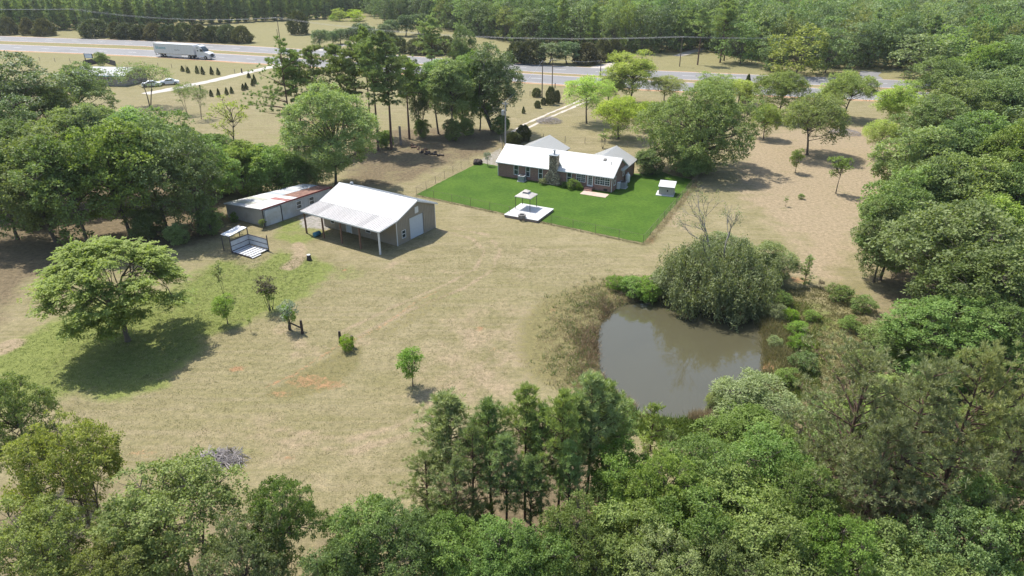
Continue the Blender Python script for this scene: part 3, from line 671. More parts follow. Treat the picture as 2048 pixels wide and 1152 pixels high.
pm = panel_mesh('roof_panel', pw, math.hypot(BW / 2 + .05, (BW / 2 + .05) * dzb), M['white_roof'])
lay_panels(rf, 'roof_panel', pm, (BW / 2, -BO, BRG), (0, 1, 0), (-1, 0, -dzb), pw, n)
pm2 = panel_mesh('roof_panel', pw, math.hypot(BW / 2 + .25, (BW / 2 + .25) * dzb), M['white_roof'])
lay_panels(rf, 'roof_panel', pm2, (BW / 2, BL + BO, BRG), (0, -1, 0), (1, 0, -dzb), pw, n)
MB().prism([(BW/2 - .2, BRG - .05), (BW/2, BRG + .07), (BW/2 + .2, BRG - .05), (BW/2, BRG + .04)], 'y', -BO - .02, BL + BO + .02).build('ridge_cap', M['white_roof'], rf)
lz0 = BE - .04; dzl = (lz0 - BLE) / (BD + .2)
lr = MB().prism([(-.03, lz0), (-.03, lz0 - .09), (-BD - .2, BLE - .09), (-BD - .2, BLE)], 'y', -BO, BL + BO).build('lean_to_roof', M['lean_roof'], barn)
pm3 = panel_mesh('lean_to_panel', pw, math.hypot(BD + .17, (BD + .17) * dzl), M['lean_roof'])
lay_panels(lr, 'lean_to_panel', pm3, (-.03, -BO, lz0), (0, 1, 0), (-1, 0, -dzl), pw, n)
MB().box(-BD - .26, -BD - .203, -BO, BL + BO, BLE - .16, BLE + .02).build('eave_fascia', M['trim'], lr)
MB().prism([(-.05, lz0 + .03), (-BD - .2, BLE + .03), (-BD - .2, BLE - .13), (-.05, lz0 - .13)], 'y', -BO - .04, -BO - .003).build('rake_trim', M['trim'], lr)
MB().prism([(0, BE + .035), (BW/2, BRG + .035), (BW + .25, BE - .25*dzb + .035), (BW + .25, BE - .25*dzb - .15), (BW/2, BRG - .15), (0, BE - .15)], 'y', -BO - .04, -BO - .003).build('rake_trim', M['trim'], rf)
for k in range(5):
    y = .05 + k * (BL - .1) / 4
    MB().box(-BD - .08, -BD + .08, y - .08, y + .08, -.1, BLE + .0).build('lean_to_post', M['trim'] if k == 0 else M['wood_post'], barn)
MB().box(-BD - .05, -BD + .05, -.2, BL + .2, BLE - .30, BLE - .095).build('lean_to_beam', M['wood_post'], barn)
MB().lathe([(.12, 0), (.12, .15), (.22, .17), (.24, .34), (.16, .46), (.02, .5)], 12, (BW / 2 + .3, BL - 1.6, BRG - .12)).build('turbine_vent', M['ac'], rf, True)
def barn_pt(x, y): return (BX + math.cos(BR) * x - math.sin(BR) * y, BY + math.sin(BR) * x + math.cos(BR) * y)
brl = MB().lathe([(.27, 0), (.3, .05), (.285, .3), (.3, .32), (.285, .6), (.3, .85), (.27, .9)], 14).build('plastic_barrel', M['blue_barrel'], None, True)
brl.location = (*barn_pt(-2.45, 10.3), .3); brl.rotation_euler = (R(90), 0, R(-35)); tag(brl, 'blue plastic barrel lying under the lean-to roof', 'barrel')

# --- long low shed with a patchwork iron roof (irregular plan)
SC, SR_, SB, SL_ = (-30.95, 80.1), (-24.7, 89.0), (-28.9, 91.3), (-36.9, 83.6)
SH = {'C': 2.36, 'R': 2.3, 'B': 1.95, 'L': 1.85}
cxs = (SC[0] + SR_[0] + SB[0] + SL_[0]) / 4; cys = (SC[1] + SR_[1] + SB[1] + SL_[1]) / 4
shed = empty('iron_shed', (cxs, cys, 0), 0, 'long low shed with rusty patchwork iron roof left of the barn', 'shed')
q = {k: Vector((p[0] - cxs, p[1] - cys, 0)) for k, p in (('C', SC), ('R', SR_), ('B', SB), ('L', SL_))}
def up(k, dz=0.0): return q[k] + Vector((0, 0, SH[k] + dz))
def sheet_wall(a, b, name, m, n, h_extra=-.06, rec=0.0):
    A, B = q[a], q[b]; d = (B - A); nrm = Vector((d.y, -d.x, 0)).normalized() * .05
    for i in range(n):
        p0, p1 = A + d * (i / n + .001), A + d * ((i + 1) / n - .001)
        h0 = SH[a] + (SH[b] - SH[a]) * i / n + h_extra; h1 = SH[a] + (SH[b] - SH[a]) * (i + 1) / n + h_extra
        mb = MB(); e = nrm * (.4 * ((i % 2) * .4))
        mb.hexa([p0 + e, p1 + e, p1 - nrm + e, p0 - nrm + e, p0 + e + Vector((0,0,h0)), p1 + e + Vector((0,0,h1)), p1 - nrm + e + Vector((0,0,h1)), p0 - nrm + e + Vector((0,0,h0))])
        cnt = 6
        for j in range(cnt):
            c = p0 + (p1 - p0) * ((j + .5) / cnt) + e + nrm * .25
            mb.bar(c + Vector((0,0,.02)), c + Vector((0,0,min(h0, h1) - .02)), .05, .035)
        mb.build(name, m, shed)
sheet_wall('C', 'R', 'iron_wall_sheet', M['shed_wall'], 12)
sheet_wall('L', 'C', 'board_wall_sheet', M['shed_front'], 6)
sheet_wall('B', 'L', 'iron_wall_sheet', M['shed_wall'], 8); sheet_wall('R', 'B', 'iron_wall_sheet', M['shed_wall'], 5)
dirw = (q['R'] - q['C']).normalized(); out_n = Vector((dirw.y, -dirw.x, 0))
def shed_win(px, py, wd=.75, h=.95):
    z = 1.35; g = G(px, py, z); p = Vector((g[0] - cxs, g[1] - cys, 0)); t = (p - q['C']).dot(dirw)
    ang = math.atan2(dirw.y, dirw.x); o0 = q['C']
    def T(v): return tuple(o0 + dirw * v[0] + out_n * (.10 - v[1]) + Vector((0, 0, v[2])))
    window(shed, t - wd/2, t + wd/2, z - h/2, z + h/2, 0, rows=2, fw=.06, tr=T)
shed_win(598.5, 410); shed_win(622.5, 401)
sd = MB(); o0 = q['C']
for (a, b) in ((.15, 2.55),):
    f = lambda x, y, z: o0 + dirw * x + out_n * y + Vector((0, 0, z))
    sd.hexa([f(a, .1, .05), f(b, .1, .05), f(b, .15, .05), f(a, .15, .05), f(a, .1, 2.05), f(b, .1, 2.05), f(b, .15, 2.05), f(a, .15, 2.05)])
sd.build('sliding_door', M['shed_wall'], shed)
dj = MB().bar(o0 + dirw * 2.62 + out_n * .13, o0 + dirw * 2.62 + out_n * .13 + Vector((0,0,2.1)), .1, .1); dj.build('door_post', M['dark_wood'], shed)
MB().bar(o0 + out_n * .06 - dirw * .05, o0 + out_n * .06 - dirw * .05 + Vector((0,0,2.3)), .1, .1).build('corner_post', M['dark_wood'], shed)
MB().bar(up('C') + out_n * .22 - dirw * .25, up('R') + out_n * .22 + dirw * .2, .06, .17).build('eave_fascia', M['maroon'], shed)
fl = (q['C'] - q['L']).normalized()
MB().bar(up('L', -.02) - Vector((fl.y, -fl.x, 0)) * -.17, up('C', -.02) + Vector((fl.y, -fl.x, 0)) * .17, .05, .1).build('rake_trim', M['galv'], shed)
cols = ['galv', 'galv', 'galv', 'galv', 'red_ox', 'galv', 'rust', 'rust', 'rust', 'rust', 'rust', 'rust']
cols2 = ['galv', 'galv_olive', 'galv', 'galv_olive', 'galv', 'galv', 'galv_blue', 'galv', 'galv_blue', 'galv', 'galv_blue', 'galv_blue']
rngs = random.Random(8)
E = {'C': up('C') + out_n * .25 - dirw * .2, 'R': up('R') + out_n * .25 + dirw * .15, 'B': up('B'), 'L': up('L') - dirw * .2}
for i in range(12):
    f0, f1 = i / 12, (i + 1) / 12 + .006
    for j, (g0, g1, cc) in enumerate(((0, .52, cols[i]), (.5, 1.03, cols2[i]))):
        def Pq(f, g): a = E['C'].lerp(E['R'], f); b = E['L'].lerp(E['B'], f); return a.lerp(b, g)
        z = .03 + .012 * (i % 2) + .024 * j; mb = MB(); nn = 8; vs = []
        for g in (g0, g1):
            for k in range(nn * 2 + 1):
                p = Pq(f0 + (f1 - f0) * k / (nn * 2), g); vs.append((p.x, p.y, p.z + z + (.018 if k % 2 else 0) + rngs.uniform(-.004, .004)))
        m_ = nn * 2 + 1
        mb.add(vs, [(k, k + 1, m_ + k + 1, m_ + k) for k in range(nn * 2)])
        pn = link('roof_sheet', bpy.data.meshes.new('roof_sheet'), shed); pn.data.from_pydata(mb.v, [], mb.f); pn.data.update(); pn.data.materials.append(M[cc])
        tag(pn, {'rust': 'rusty brown roof sheet', 'red_ox': 'red patched roof sheet', 'galv': 'bare pale roof sheet', 'galv_blue': 'dull blue grey roof sheet', 'galv_olive': 'mossy grey roof sheet'}[cc])

# --- open slatted stand with white half walls and an awning sheet
so_ = Vector((-32.0, 71.75, 0)); av = Vector((.5, .87, 0)).normalized(); bv = Vector((av.y, -av.x, 0)); LA, LB = 2.55, 3.15
stand = empty('slatted_stand', so_, 0, 'white panelled open stand with slatted floor and awning in front of the shed', 'stand')
M['stand_white'] = mk('white_faded_board', (.46, .47, .49), .6, .08, 2, dirt=(.33, .33, .34), dirt_amt=.3)
M['stand_dark'] = mk('dark_frame_wood', (.06, .05, .055), .8, .2, 5)
def S(a, b, z): return av * a + bv * b + Vector((0, 0, z))
for k, (a0, wd) in enumerate(((.12, .3), (.55, .36), (1.02, .38), (1.5, .30), (1.95, .2), (2.28, .2))):
    pl = MB().hexa([S(a0, .02, .16), S(a0 + wd, .02, .16), S(a0 + wd, LB, .16), S(a0, LB, .16), S(a0, .02, .20), S(a0 + wd, .02, .20), S(a0 + wd, LB, .20), S(a0, LB, .20)])
for k in range(6):
    b0 = .06 + k * LB / 6; wd = LB / 6 - .17
    MB().hexa([S(.08, b0, .17), S(LA - .05, b0, .17), S(LA - .05, b0 + wd, .17), S(.08, b0 + wd, .17), S(.08, b0, .21), S(LA - .05, b0, .21), S(LA - .05, b0 + wd, .21), S(.08, b0 + wd, .21)]).build('floor_board', M['stand_white'], stand)
j = MB()
for a in (.05, LA / 2, LA - .05): j.bar(S(a, 0, .1), S(a, LB, .1), .09, .12)
j.build('floor_frame', M['stand_dark'], stand)
for nm, p0, p1 in (('side_panel', S(.02, 0, 0), S(LA, 0, 0)), ('side_panel', S(LA, .02, 0), S(LA, LB, 0))):
    d = (p1 - p0); nn = Vector((d.y, -d.x, 0)).normalized() * .02; z0, z1 = .28, 1.45
    pn = MB().hexa([p0 - nn + Vector((0,0,z0)), p1 - nn + Vector((0,0,z0)), p1 + nn + Vector((0,0,z0)), p0 + nn + Vector((0,0,z0)), p0 - nn + Vector((0,0,z1)), p1 - nn + Vector((0,0,z1)), p1 + nn + Vector((0,0,z1)), p0 + nn + Vector((0,0,z1))]).build(nm, M['stand_white'], stand)
    r = MB()
    for z in (.26, .84, 1.46): r.bar(p0 + Vector((0,0,z)), p1 + Vector((0,0,z)), .09, .07)
    r.build('panel_rail', M['stand_dark'], pn)
for a, b, h in ((0, 0, 2.0), (LA, 0, 2.25), (LA, LB, 1.95)): MB().bar(S(a, b, 0), S(a, b, h), .09, .09).build('post', M['stand_dark'], stand)
MB().bar(S(LA * .5, LB + .12, .12), S(0, LB + .12, .12), .2, .05).build('edge_board', M['stand_white'], stand)
for k in range(2):
    b0 = -.02 - .72 * k; zA, zB = 2.02 - .04 * k, 2.26 - .04 * k
    MB().hexa([S(0, b0, zA), S(LA, b0, zB), S(LA, b0 - .68, zB + .02), S(0, b0 - .68, zA + .02), S(0, b0, zA + .05), S(LA, b0, zB + .05), S(LA, b0 - .68, zB + .07), S(0, b0 - .68, zA + .07)]).build('awning_sheet', M['trim'], stand)
for a, zz in ((.05, 2.0), (LA - .05, 2.2)): MB().bar(S(a, 0, zz), S(a, -1.5, zz - .01), .07, .07).build('awning_arm', M['stand_dark'], stand)
MB().bar(S(.05, -1.42, 0), S(.05, -1.42, 1.95), .08, .08).build('post', M['stand_dark'], stand)
MB().bar(S(LA - .05, -1.42, 0), S(LA - .05, -1.42, 2.16), .08, .08).build('post', M['stand_dark'], stand)

# --- raised concrete slab with gazebo and block ring
KX, KY, KR = -.97, 83.61, -.475
slab = empty('raised_slab', (KX, KY, 0), KR, 'raised square pale concrete slab under the gazebo on the lawn', 'slab')
b = MB(); wall_open(b, 0, 4.75, 0, 1, 0, 1, []); b = MB()
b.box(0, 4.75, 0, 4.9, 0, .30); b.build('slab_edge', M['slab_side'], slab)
tp = MB().box(-.06, 4.81, -.06, 4.96, .302, .36); tp.build('slab_top', M['concrete'], slab)
MB().box(-.06, 1.0, 2.28, 2.31, .361, .366).build('slab_joint', M['slab_side'], slab)
gz = empty('gazebo', (KX, KY, 0), KR, 'small beige two-tier gazebo on thin posts over the slab', 'gazebo')
g0, g1, h0, h1 = .2, 2.46, 2.56, 4.72
for x, y in ((g0 + .08, h0 + .08), (g1 - .08, h0 + .08), (g1 - .08, h1 - .08), (g0 + .08, h1 - .08)): MB().box(x - .03, x + .03, y - .03, y + .03, .36, 2.1).build('post', M['dark_metal'], gz)
gxc, gyc = (g0 + g1) / 2, (h0 + h1) / 2
def pyr(mb, hx, hy, z0, tx, ty, z1, drop=.0):
    a = [(gxc - hx, gyc - hy, z0), (gxc + hx, gyc - hy, z0), (gxc + hx, gyc + hy, z0), (gxc - hx, gyc + hy, z0)]
    c = [(gxc - tx, gyc - ty, z1), (gxc + tx, gyc - ty, z1), (gxc + tx, gyc + ty, z1), (gxc - tx, gyc + ty, z1)]
    mb.hexa(a + c)
cp = MB(); pyr(cp, 1.16, 1.12, 2.1, .36, .36, 2.52); pyr(cp, 1.17, 1.13, 2.02, 1.17, 1.13, 2.098); cp.build('lower_canopy', M['canopy'], gz)
cp = MB(); pyr(cp, .34, .34, 2.522, .34, .34, 2.64); cp.build('vent_band', M['canopy_dark'], gz)
cp = MB(); pyr(cp, .46, .46, 2.642, .04, .04, 2.86); cp.build('upper_canopy', M['canopy'], gz)
fp = G(1044, 434.5, .4); ring = empty('block_ring', (fp[0], fp[1], .36), 0, 'round concrete block fire ring on the slab edge', 'fire ring')
blk = MB().hexa([(-.12, -.08, 0), (.12, -.08, 0), (.1, .08, 0), (-.1, .08, 0), (-.12, -.08, .14), (.12, -.08, .14), (.1, .08, .14), (-.1, .08, .14)]).mesh('block', mk('grey_block', (.27, .25, .23), .9, .2, 5, perobj=.3))
for lv in range(3):
    for k in range(10):
        o = link('block', blk, ring); t = (k + .5 * (lv % 2)) * math.tau / 10; o.location = (math.cos(t) * .4, math.sin(t) * .4, lv * .143); o.rotation_euler = (0, 0, t - math.pi / 2 + math.pi)
# --- pump house
ph = empty('pump_house', (20.75, 92.6, 0), -.33, 'tiny greige pump house with white roof on the right side of the lawn', 'pump house')
PWD, PDP = 2.05, 1.75
b = MB(); wall_open(b, 0, PWD, .1, 1.25, 0, .12, [(1.12, 1.3, .55, .85)]); b.box(0, PWD, PDP - .12, PDP, .1, 1.55); b.box(0, .12, .12, PDP - .12, .1, 1.3); b.box(PWD - .12, PWD, .12, PDP - .12, .1, 1.3); b.build('wall', M['pump_wall'], ph)
MB().box(1.1, 1.32, .05, .1, .53, .87).build('vent_hole', M['dark_metal'], ph)
MB().hexa([(-.12, -.18, 1.24), (PWD + .12, -.18, 1.24), (PWD + .12, PDP + .15, 1.58), (-.12, PDP + .15, 1.58), (-.12, -.18, 1.31), (PWD + .12, -.18, 1.31), (PWD + .12, PDP + .15, 1.65), (-.12, PDP + .15, 1.65)]).build('roof', M['white_roof'], ph)
MB().box(-.35, PWD + .08, -.4, PDP + .1, 0, .098).build('base_slab', M['concrete'], ph)

# ------------------------------------------------------------------ fences
def fence(pts, name, label, hgt=1.15, sp=2.9, mesh=True, mat='galv_metal', postr=.024, wires=0):
    x0, y0 = pts[0]; r = empty(name, (x0, y0, 0), 0, label, 'fence')
    pm = MB().tube([(0, 0, -.1), (0, 0, hgt + .04)], postr, 6).mesh('post', M[mat]); wm_ = MB(); rl = MB()
    for (ax, ay), (bx, by) in zip(pts[:-1], pts[1:]):
        a, b = Vector((ax - x0, ay - y0, 0)), Vector((bx - x0, by - y0, 0)); ln = (b - a).length; n = max(1, round(ln / sp)); d = (b - a) / ln
        for k in range(n):
            o = link('post', pm, r); o.location = a + (b - a) * k / n
        if mesh:
            rl.tube([a + Vector((0,0,hgt)), b + Vector((0,0,hgt))], .011, 5)
            t = 0.0
            while t < ln:
                for s in (1, -1):
                    p0, p1 = a + d * t, a + d * min(max(t + s * hgt * .8, 0), ln)
                    if (p1 - p0).length > .2: wm_.bar(p0 + Vector((0,0,.04)), p1 + Vector((0,0,hgt * min(1, (p1 - p0).length / (hgt * .8)))), .004, .004)
                t += .22
        for k in range(wires):
            z = hgt * (k + 1) / (wires + .2); wm_.tube([a + Vector((0,0,z)), b + Vector((0,0,z))], .009, 4)
    o = link('post', pm, r); o.location = (pts[-1][0] - x0, pts[-1][1] - y0, 0)
    if rl.v: rl.build('top_rail', M[mat], r)
    if wm_.v: wm_.build('wire', M[mat], r)
    return r
M['rust_wire'] = mk('rusty_wire', (.16, .12, .10), .7, .2)
fence([tuple(p) for p in gp([(938,328),(833,390),(1060,438.5),(1286,488),(1394,362)])], 'chain_link_fence', 'low chain-link fence along the edge of the green lawn', mat='rust_wire')
fence([tuple(p) for p in gp([(1005,298),(1000,282),(1045,274),(1130,285),(1210,290),(1300,300)])], 'garden_wire_fence', 'thin wire fence on posts behind the brick house', 1.1, 4.0, False, 'grey_wood', .045, 4)
fence([tuple(p) for p in gp([(80,122),(172,127),(290,132),(400,141),(470,147)])], 'roadside_wire_fence', 'wire fence along the highway verge left of the gravel driveway gate', 1.2, 6.0, False, 'grey_wood', .06, 3)
fence([tuple(p) for p in gp([(1060,192),(1118,193),(1140,194),(1160,197)])], 'roadside_wire_fence', 'wire fence by the highway near the two tall poles', 1.2, 2.6, False, 'grey_wood', .06, 3)

# ------------------------------------------------------------------ vehicles
def text_mesh(txt, size, m, name):
    cu = bpy.data.curves.new(name, 'FONT'); cu.body = txt; cu.size = size; cu.extrude = .006; cu.resolution_u = 2; cu.offset = .012
    o = bpy.data.objects.new(name, cu); C.objects.link(o); dg = bpy.context.evaluated_depsgraph_get()
    me = bpy.data.meshes.new_from_object(o.evaluated_get(dg)); bpy.data.objects.remove(o); me.materials.append(m) if not me.materials else None
    me.materials.clear(); me.materials.append(m); return me
def wheel(parent, x, y, r, wd, name='wheel'):
    prof = [(r * .62, 0), (r * .95, .01), (r, .05), (r, wd - .05), (r * .95, wd - .01), (r * .62, wd)]
    t = MB().lathe(prof, 18); t.v = [(v[0], v[2] - wd / 2, v[1]) for v in t.v]; o = t.build(name, M['tyre'], parent); o.location = (x, y, r)
    h = MB().lathe([(r * .6, -.01), (r * .58, .02), (r * .3, .05), (r * .12, .10)], 14)
    s = -1 if y < 0 else 1; h.v = [(v[0], s * (wd / 2 + v[2] - .04), v[1]) for v in h.v]; h.build('rim', M['chrome'], o)
a = np.array(G(308, 114.2)); b = np.array(G(426, 119.2)); td = (b - a) / np.linalg.norm(b - a); TL = np.linalg.norm(b - a) * 1.0
k = int(np.argmin(np.hypot(*(NEAR_C - (a + b) / 2).T))); rd = NEAR_C[k + 1] - NEAR_C[k - 1]; rd /= np.linalg.norm(rd)
tc_ = (a + b) / 2 + np.array([-rd[1], rd[0]]) * 1.0
truck = empty('semi_truck', (tc_[0], tc_[1], .036), math.atan2(rd[1], rd[0]), 'white semi truck with long box trailer driving on the highway', 'truck')
TS = TL / 21.6; truck.scale = (TS,) * 3
tx0 = -10.8                                             # rear of the trailer; nose at +10.8
trl_ = MB().box(tx0, tx0 + 15.9, -1.3, 1.3, 1.15, 4.1).build('trailer_box', M['truck_white'], truck)
rr = MB()
for i in range(1, 13): x = tx0 + i * 1.22; rr.box(x - .008, x + .008, -1.306, -1.302, 1.2, 4.05); rr.box(x - .008, x + .008, 1.302, 1.306, 1.2, 4.05)
rr.box(tx0, tx0 + 15.9, -1.33, -1.302, 1.1, 1.2); rr.box(tx0, tx0 + 15.9, -1.33, -1.302, 4.02, 4.12); rr.box(tx0, tx0 + 15.9, 1.302, 1.33, 1.1, 1.2)
rr.build('trailer_rails', M['chrome'], trl_)
t1 = link('trailer_lettering', text_mesh('blueme', 1.3, M['teal'], 'trailer_lettering'), trl_); t1.location = (tx0 + .8, -1.32, 2.5); t1.rotation_euler = (R(90), 0, 0); t1.scale = (1.05, 1, 1)
t2 = link('trailer_slogan', text_mesh('Being There', .42, M['grey_print'], 'trailer_slogan'), trl_); t2.location = (tx0 + 8.3, -1.32, 2.3); t2.rotation_euler = (R(90), 0, 0)
MB().box(tx0 + 4.6, tx0 + 10.6, -1.27, -1.22, .45, 1.09).build('side_skirt', M['truck_white'], trl_)
MB().box(tx0 + .3, tx0 + 15.4, -.45, .45, .85, 1.14).build('chassis_rail', M['dark_metal'], trl_)
MB().box(tx0 + .02, tx0 + .1, -1.2, 1.2, .5, .62).box(tx0 + .02, tx0 + .1, -.9, -.8, .62, 1.1).box(tx0 + .02, tx0 + .1, .8, .9, .62, 1.1).build('under_run_bar', M['dark_metal'], trl_)
for x in (tx0 + 2.6, tx0 + 3.9):
    for y in (-1.02, 1.02): wheel(truck, x, y, .51, .5)
for x in (tx0 + 13.6, tx0 + 14.9):
    for y in (-1.0, 1.0): wheel(truck, x, y, .51, .5)
for y in (-1.1, 1.1): wheel(truck, 9.15, y, .52, .32)
cb = MB(); prof = [(5.75, .75), (5.75, 3.75), (6.6, 4.05), (7.5, 3.85), (8.25, 3.05), (8.75, 2.25), (10.2, 1.95), (10.7, 1.65), (10.78, .55), (9.8, .45), (9.7, .8), (9.45, 1.08), (9.15, 1.15), (8.85, 1.08), (8.6, .8), (8.5, .45), (5.75, .5)]
cb.prism(prof, 'y', -1.12, 1.12); cab = cb.build('cab', M['truck_white'], truck)
MB().prism([(7.72, 3.62), (8.22, 3.06), (8.72, 2.30), (8.76, 2.33), (8.27, 3.1), (7.78, 3.66)], 'y', -1.02, 1.02).build('windscreen', M['glass'], cab)
for s in (-1, 1):
    MB().prism([(7.35, 2.3), (8.45, 2.3), (8.05, 3.0), (7.35, 3.05)], 'y', s * 1.122, s * 1.14).build('side_window', M['glass'], cab)
    MB().box(6.2, 6.75, min(s*1.122, s*1.14), max(s*1.122, s*1.14), 2.35, 2.7).build('sleeper_window', M['glass'], cab)
    MB().box(6.2, 6.75, min(s*1.122, s*1.14), max(s*1.122, s*1.14), 3.25, 3.45).build('upper_window', M['glass'], cab)
    MB().box(8.3, 8.45, s * 1.25 - .12, s * 1.25 + .12, 2.3, 3.0).build('mirror', M['dark_metal'], cab)
    MB().hexa([(10.3, s*.75 - .28, 1.05), (10.86, s*.75 - .28, 1.05), (10.86, s*.75 + .28, 1.05), (10.3, s*.75 + .28, 1.05), (10.3, s*.75 - .25, 1.4), (10.8, s*.75 - .25, 1.35), (10.8, s*.75 + .25, 1.35), (10.3, s*.75 + .25, 1.4)]).build('headlight', M['glass'], cab)
    MB().lathe([(.32, 0), (.32, 1.5)], 14).build('fuel_tank', M['chrome'], cab).matrix_local = Matrix.Translation((7.0, s * .9, .75)) @ Matrix.Rotation(R(90), 4, 'Y')
MB().box(10.72, 10.84, -.48, .48, .8, 1.75).build('grille', M['dark_metal'], cab); MB().box(10.5, 10.95, -1.12, 1.12, .42, .72).build('bumper', M['chrome'], cab)

def car(px, py, rz, label):
    x, y = G(px, py); c = empty('parked_car', (x, y, .02), rz, label, 'car', 'cars by the neighbouring building')
    b = MB(); b.prism([(-2.3, .35), (-2.32, .85), (-2.1, .98), (-1.2, 1.02), (-.7, 1.42), (.55, 1.44), (1.2, 1.0), (2.15, .86), (2.3, .6), (2.28, .32), (1.85, .3), (1.75, .55), (1.4, .68), (1.05, .55), (.95, .28), (-1.0, .28), (-1.1, .55), (-1.45, .68), (-1.8, .55), (-1.9, .3)], 'y', -.88, .88)
    body = b.build('body', M['car_paint'], c)
    for s in (-1, 1):
        MB().prism([(-1.12, 1.03), (-.66, 1.36), (.5, 1.38), (1.08, 1.03)], 'y', s * .881, s * .892).build('side_window', M['glass'], body)
        for xx in (-1.45, 1.4): wheel(c, xx, s * .78, .33, .22)
        MB().box(2.2, 2.32, s * .6 - .18, s * .6 + .18, .6, .76).build('headlight', M['trim'], body)
    MB().hexa([(.6, -.75, 1.43), (1.22, -.78, 1.02), (1.22, .78, 1.02), (.6, .75, 1.43), (.63, -.75, 1.455), (1.25, -.78, 1.045), (1.25, .78, 1.045), (.63, .75, 1.455)]).build('windscreen', M['glass'], body)
car(340, 169, R(20), 'silver white car half hidden by trees at the end of the gravel driveway')
car(304, 173, R(25), 'silver car behind tree foliage to the left of the other parked car')

# ------------------------------------------------------------------ poles and lines
M['pole_wood'] = mk('pole_wood', (.10, .075, .058), .9, .2, 3)
M['pole_grey'] = mk('grey_pole_wood', (.30, .285, .27), .9, .12, 3)
M['wire_al'] = mk('pale_cable', (.42, .42, .44), .5, .05)
def pole(px, base, top, label, mat='pole_wood', arm=0.0, arm_dir=(1, 0), tf=False, r=.14):
    x, y = G(px, base); h = height_at(x, y, top)
    p = empty('utility_pole', (x, y, 0), math.atan2(arm_dir[1], arm_dir[0]), label, 'utility pole', 'utility poles')
    MB().tube([(0, 0, -.2), (0, 0, h)], [r, r * .7], 10).build('shaft', M[mat], p)
    if arm:
        MB().box(-arm, arm, -.06, .06, h - .5, h - .38).build('crossarm', M[mat], p)
        for s in (-.95, -.45, .45, .95): MB().lathe([(.03, 0), (.05, .05), (.05, .13), (.02, .17)], 8, (s * arm, 0, h - .38)).build('insulator', M['trim'], p)
    else: MB().lathe([(.03, 0), (.05, .05), (.05, .15), (.02, .2)], 8, (0, 0, h)).build('insulator', M['trim'], p)
    if tf:
        MB().lathe([(.26, 0), (.28, .05), (.28, .8), (.2, .9)], 14, (-.42, 0, h - 2.3)).build('transformer', M['galv_metal'], p)
        MB().box(-.3, .0, -.03, .03, h - 1.9, h - 1.82).build('bracket', M['dark_metal'], p)
    return (x, y, h)
rdn = (float(-rd[1]), float(rd[0]))
P1 = pole(162, 74, 17, 'left dark utility pole beyond the highway among rounded cedars', arm=1.6, arm_dir=rdn)
P2 = pole(561, 87, 34, 'utility pole with crossarm standing in the far field past the truck', arm=1.6, arm_dir=rdn)
P2b = pole(557.5, 87, 58, 'shorter stub pole leaning against the crossarm pole in the far field', r=.12)
P3 = pole(1359, 133, 72, 'utility pole by the dirt lane beyond the highway', arm=1.4, arm_dir=rdn)
P4 = pole(1084, 195, 121, 'left one of the two dark poles by the highway verge', arm=.8)
P5 = pole(1104, 181, 117, 'right one of the two dark poles by the highway verge', arm=.8)
P6 = pole(1200.5, 153, 121, 'dark pole in the highway median right of the two verge poles', arm=.9)
P7 = pole(1011, 296, 203, 'pale grey service pole with transformer behind the brick house', 'pole_grey', tf=True, arm=.5, r=.15)
def cable(a, b, sag, label, grp='overhead cables', r=.011, n=14):
    a, b = Vector(a), Vector(b); mb = MB(); pts = []
    for i in range(n + 1):
        t = i / n; p = a.lerp(b, t) - a; p.z -= sag * 4 * t * (1 - t); pts.append(p)
    mb.tube(pts, r, 4); o = mb.build('overhead_cable', M['wire_al']); o.location = a; tag(o, label, 'cable', grp); return o
P0 = (-330, 330, 11); P8 = (130, 208, 12)
ax = np.array(rdn)
CN = ['nearest ', 'second nearest ', 'second farthest ', 'farthest ']
for k, off in enumerate((-1.5, -.5, .5, 1.5)):
    def A(p, z=-.2): return (p[0] + ax[0] * off, p[1] + ax[1] * off, p[2] + z)
    cable(A(P0), A(P1), 1.2, CN[k] + 'overhead cable leaving the picture on the left above the rounded cedars', 'far highway cables')
    cable(A(P1), A(P2), 2.0, CN[k] + 'overhead cable above the cedar hedge row behind the truck', 'far highway cables')
    cable(A(P2), A(P3), 3.0, CN[k] + 'overhead cable between the far field pole and the dirt lane pole', 'far highway cables', n=22)
    cable(A(P3), A(P8), 1.5, CN[k] + 'overhead cable in front of the dark wood right of the dirt lane pole', 'far highway cables')
for k, (p, q_) in enumerate(((P4, P5), (P5, P6), (P4, P7))):
    cable((p[0], p[1], p[2]), (q_[0], q_[1], q_[2]), .5, ('short cable joining the two dark verge poles', 'cable from the verge poles to the median pole', 'cable from the verge poles to the grey service pole')[k], r=.018)

# ------------------------------------------------------------------ neighbour's yard
nx_, ny_ = G(222, 165); nb_ = empty('white_roofed_building', (nx_, ny_, 0), R(-8), 'low building with broad white roof among trees near the highway', 'building')
MB().box(-7.2, 7.2, -4.2, 4.8, -.1, 2.6).build('wall', M['tan_metal'], nb_)
rfb = MB().prism([(-5.0, 2.6), (.3, 3.9), (5.6, 2.6), (5.6, 2.45), (.3, 3.74), (-5.0, 2.45)], 'x', -7.8, 7.8).build('roof', M['white_roof'], nb_)
pmn = panel_mesh('roof_panel', 15.6 / 16, math.hypot(5.3, 1.3), M['white_roof']); lay_panels(rfb, 'roof_panel', pmn, (7.8, .3, 3.9), (-1, 0, 0), (0, -5.3, -1.3), 15.6 / 16, 16); lay_panels(rfb, 'roof_panel', pmn, (-7.8, .3, 3.9), (1, 0, 0), (0, 5.3, -1.3), 15.6 / 16, 16)
MB().box(-7.79, 7.79, -5.06, -5.003, 2.4, 2.62).build('eave_trim', M['teal'], rfb)
for x in (-5, -2, 2.5, 5.2): window(nb_, x, x + 1.0, .9, 1.9, -4.2 - .12, rows=2)
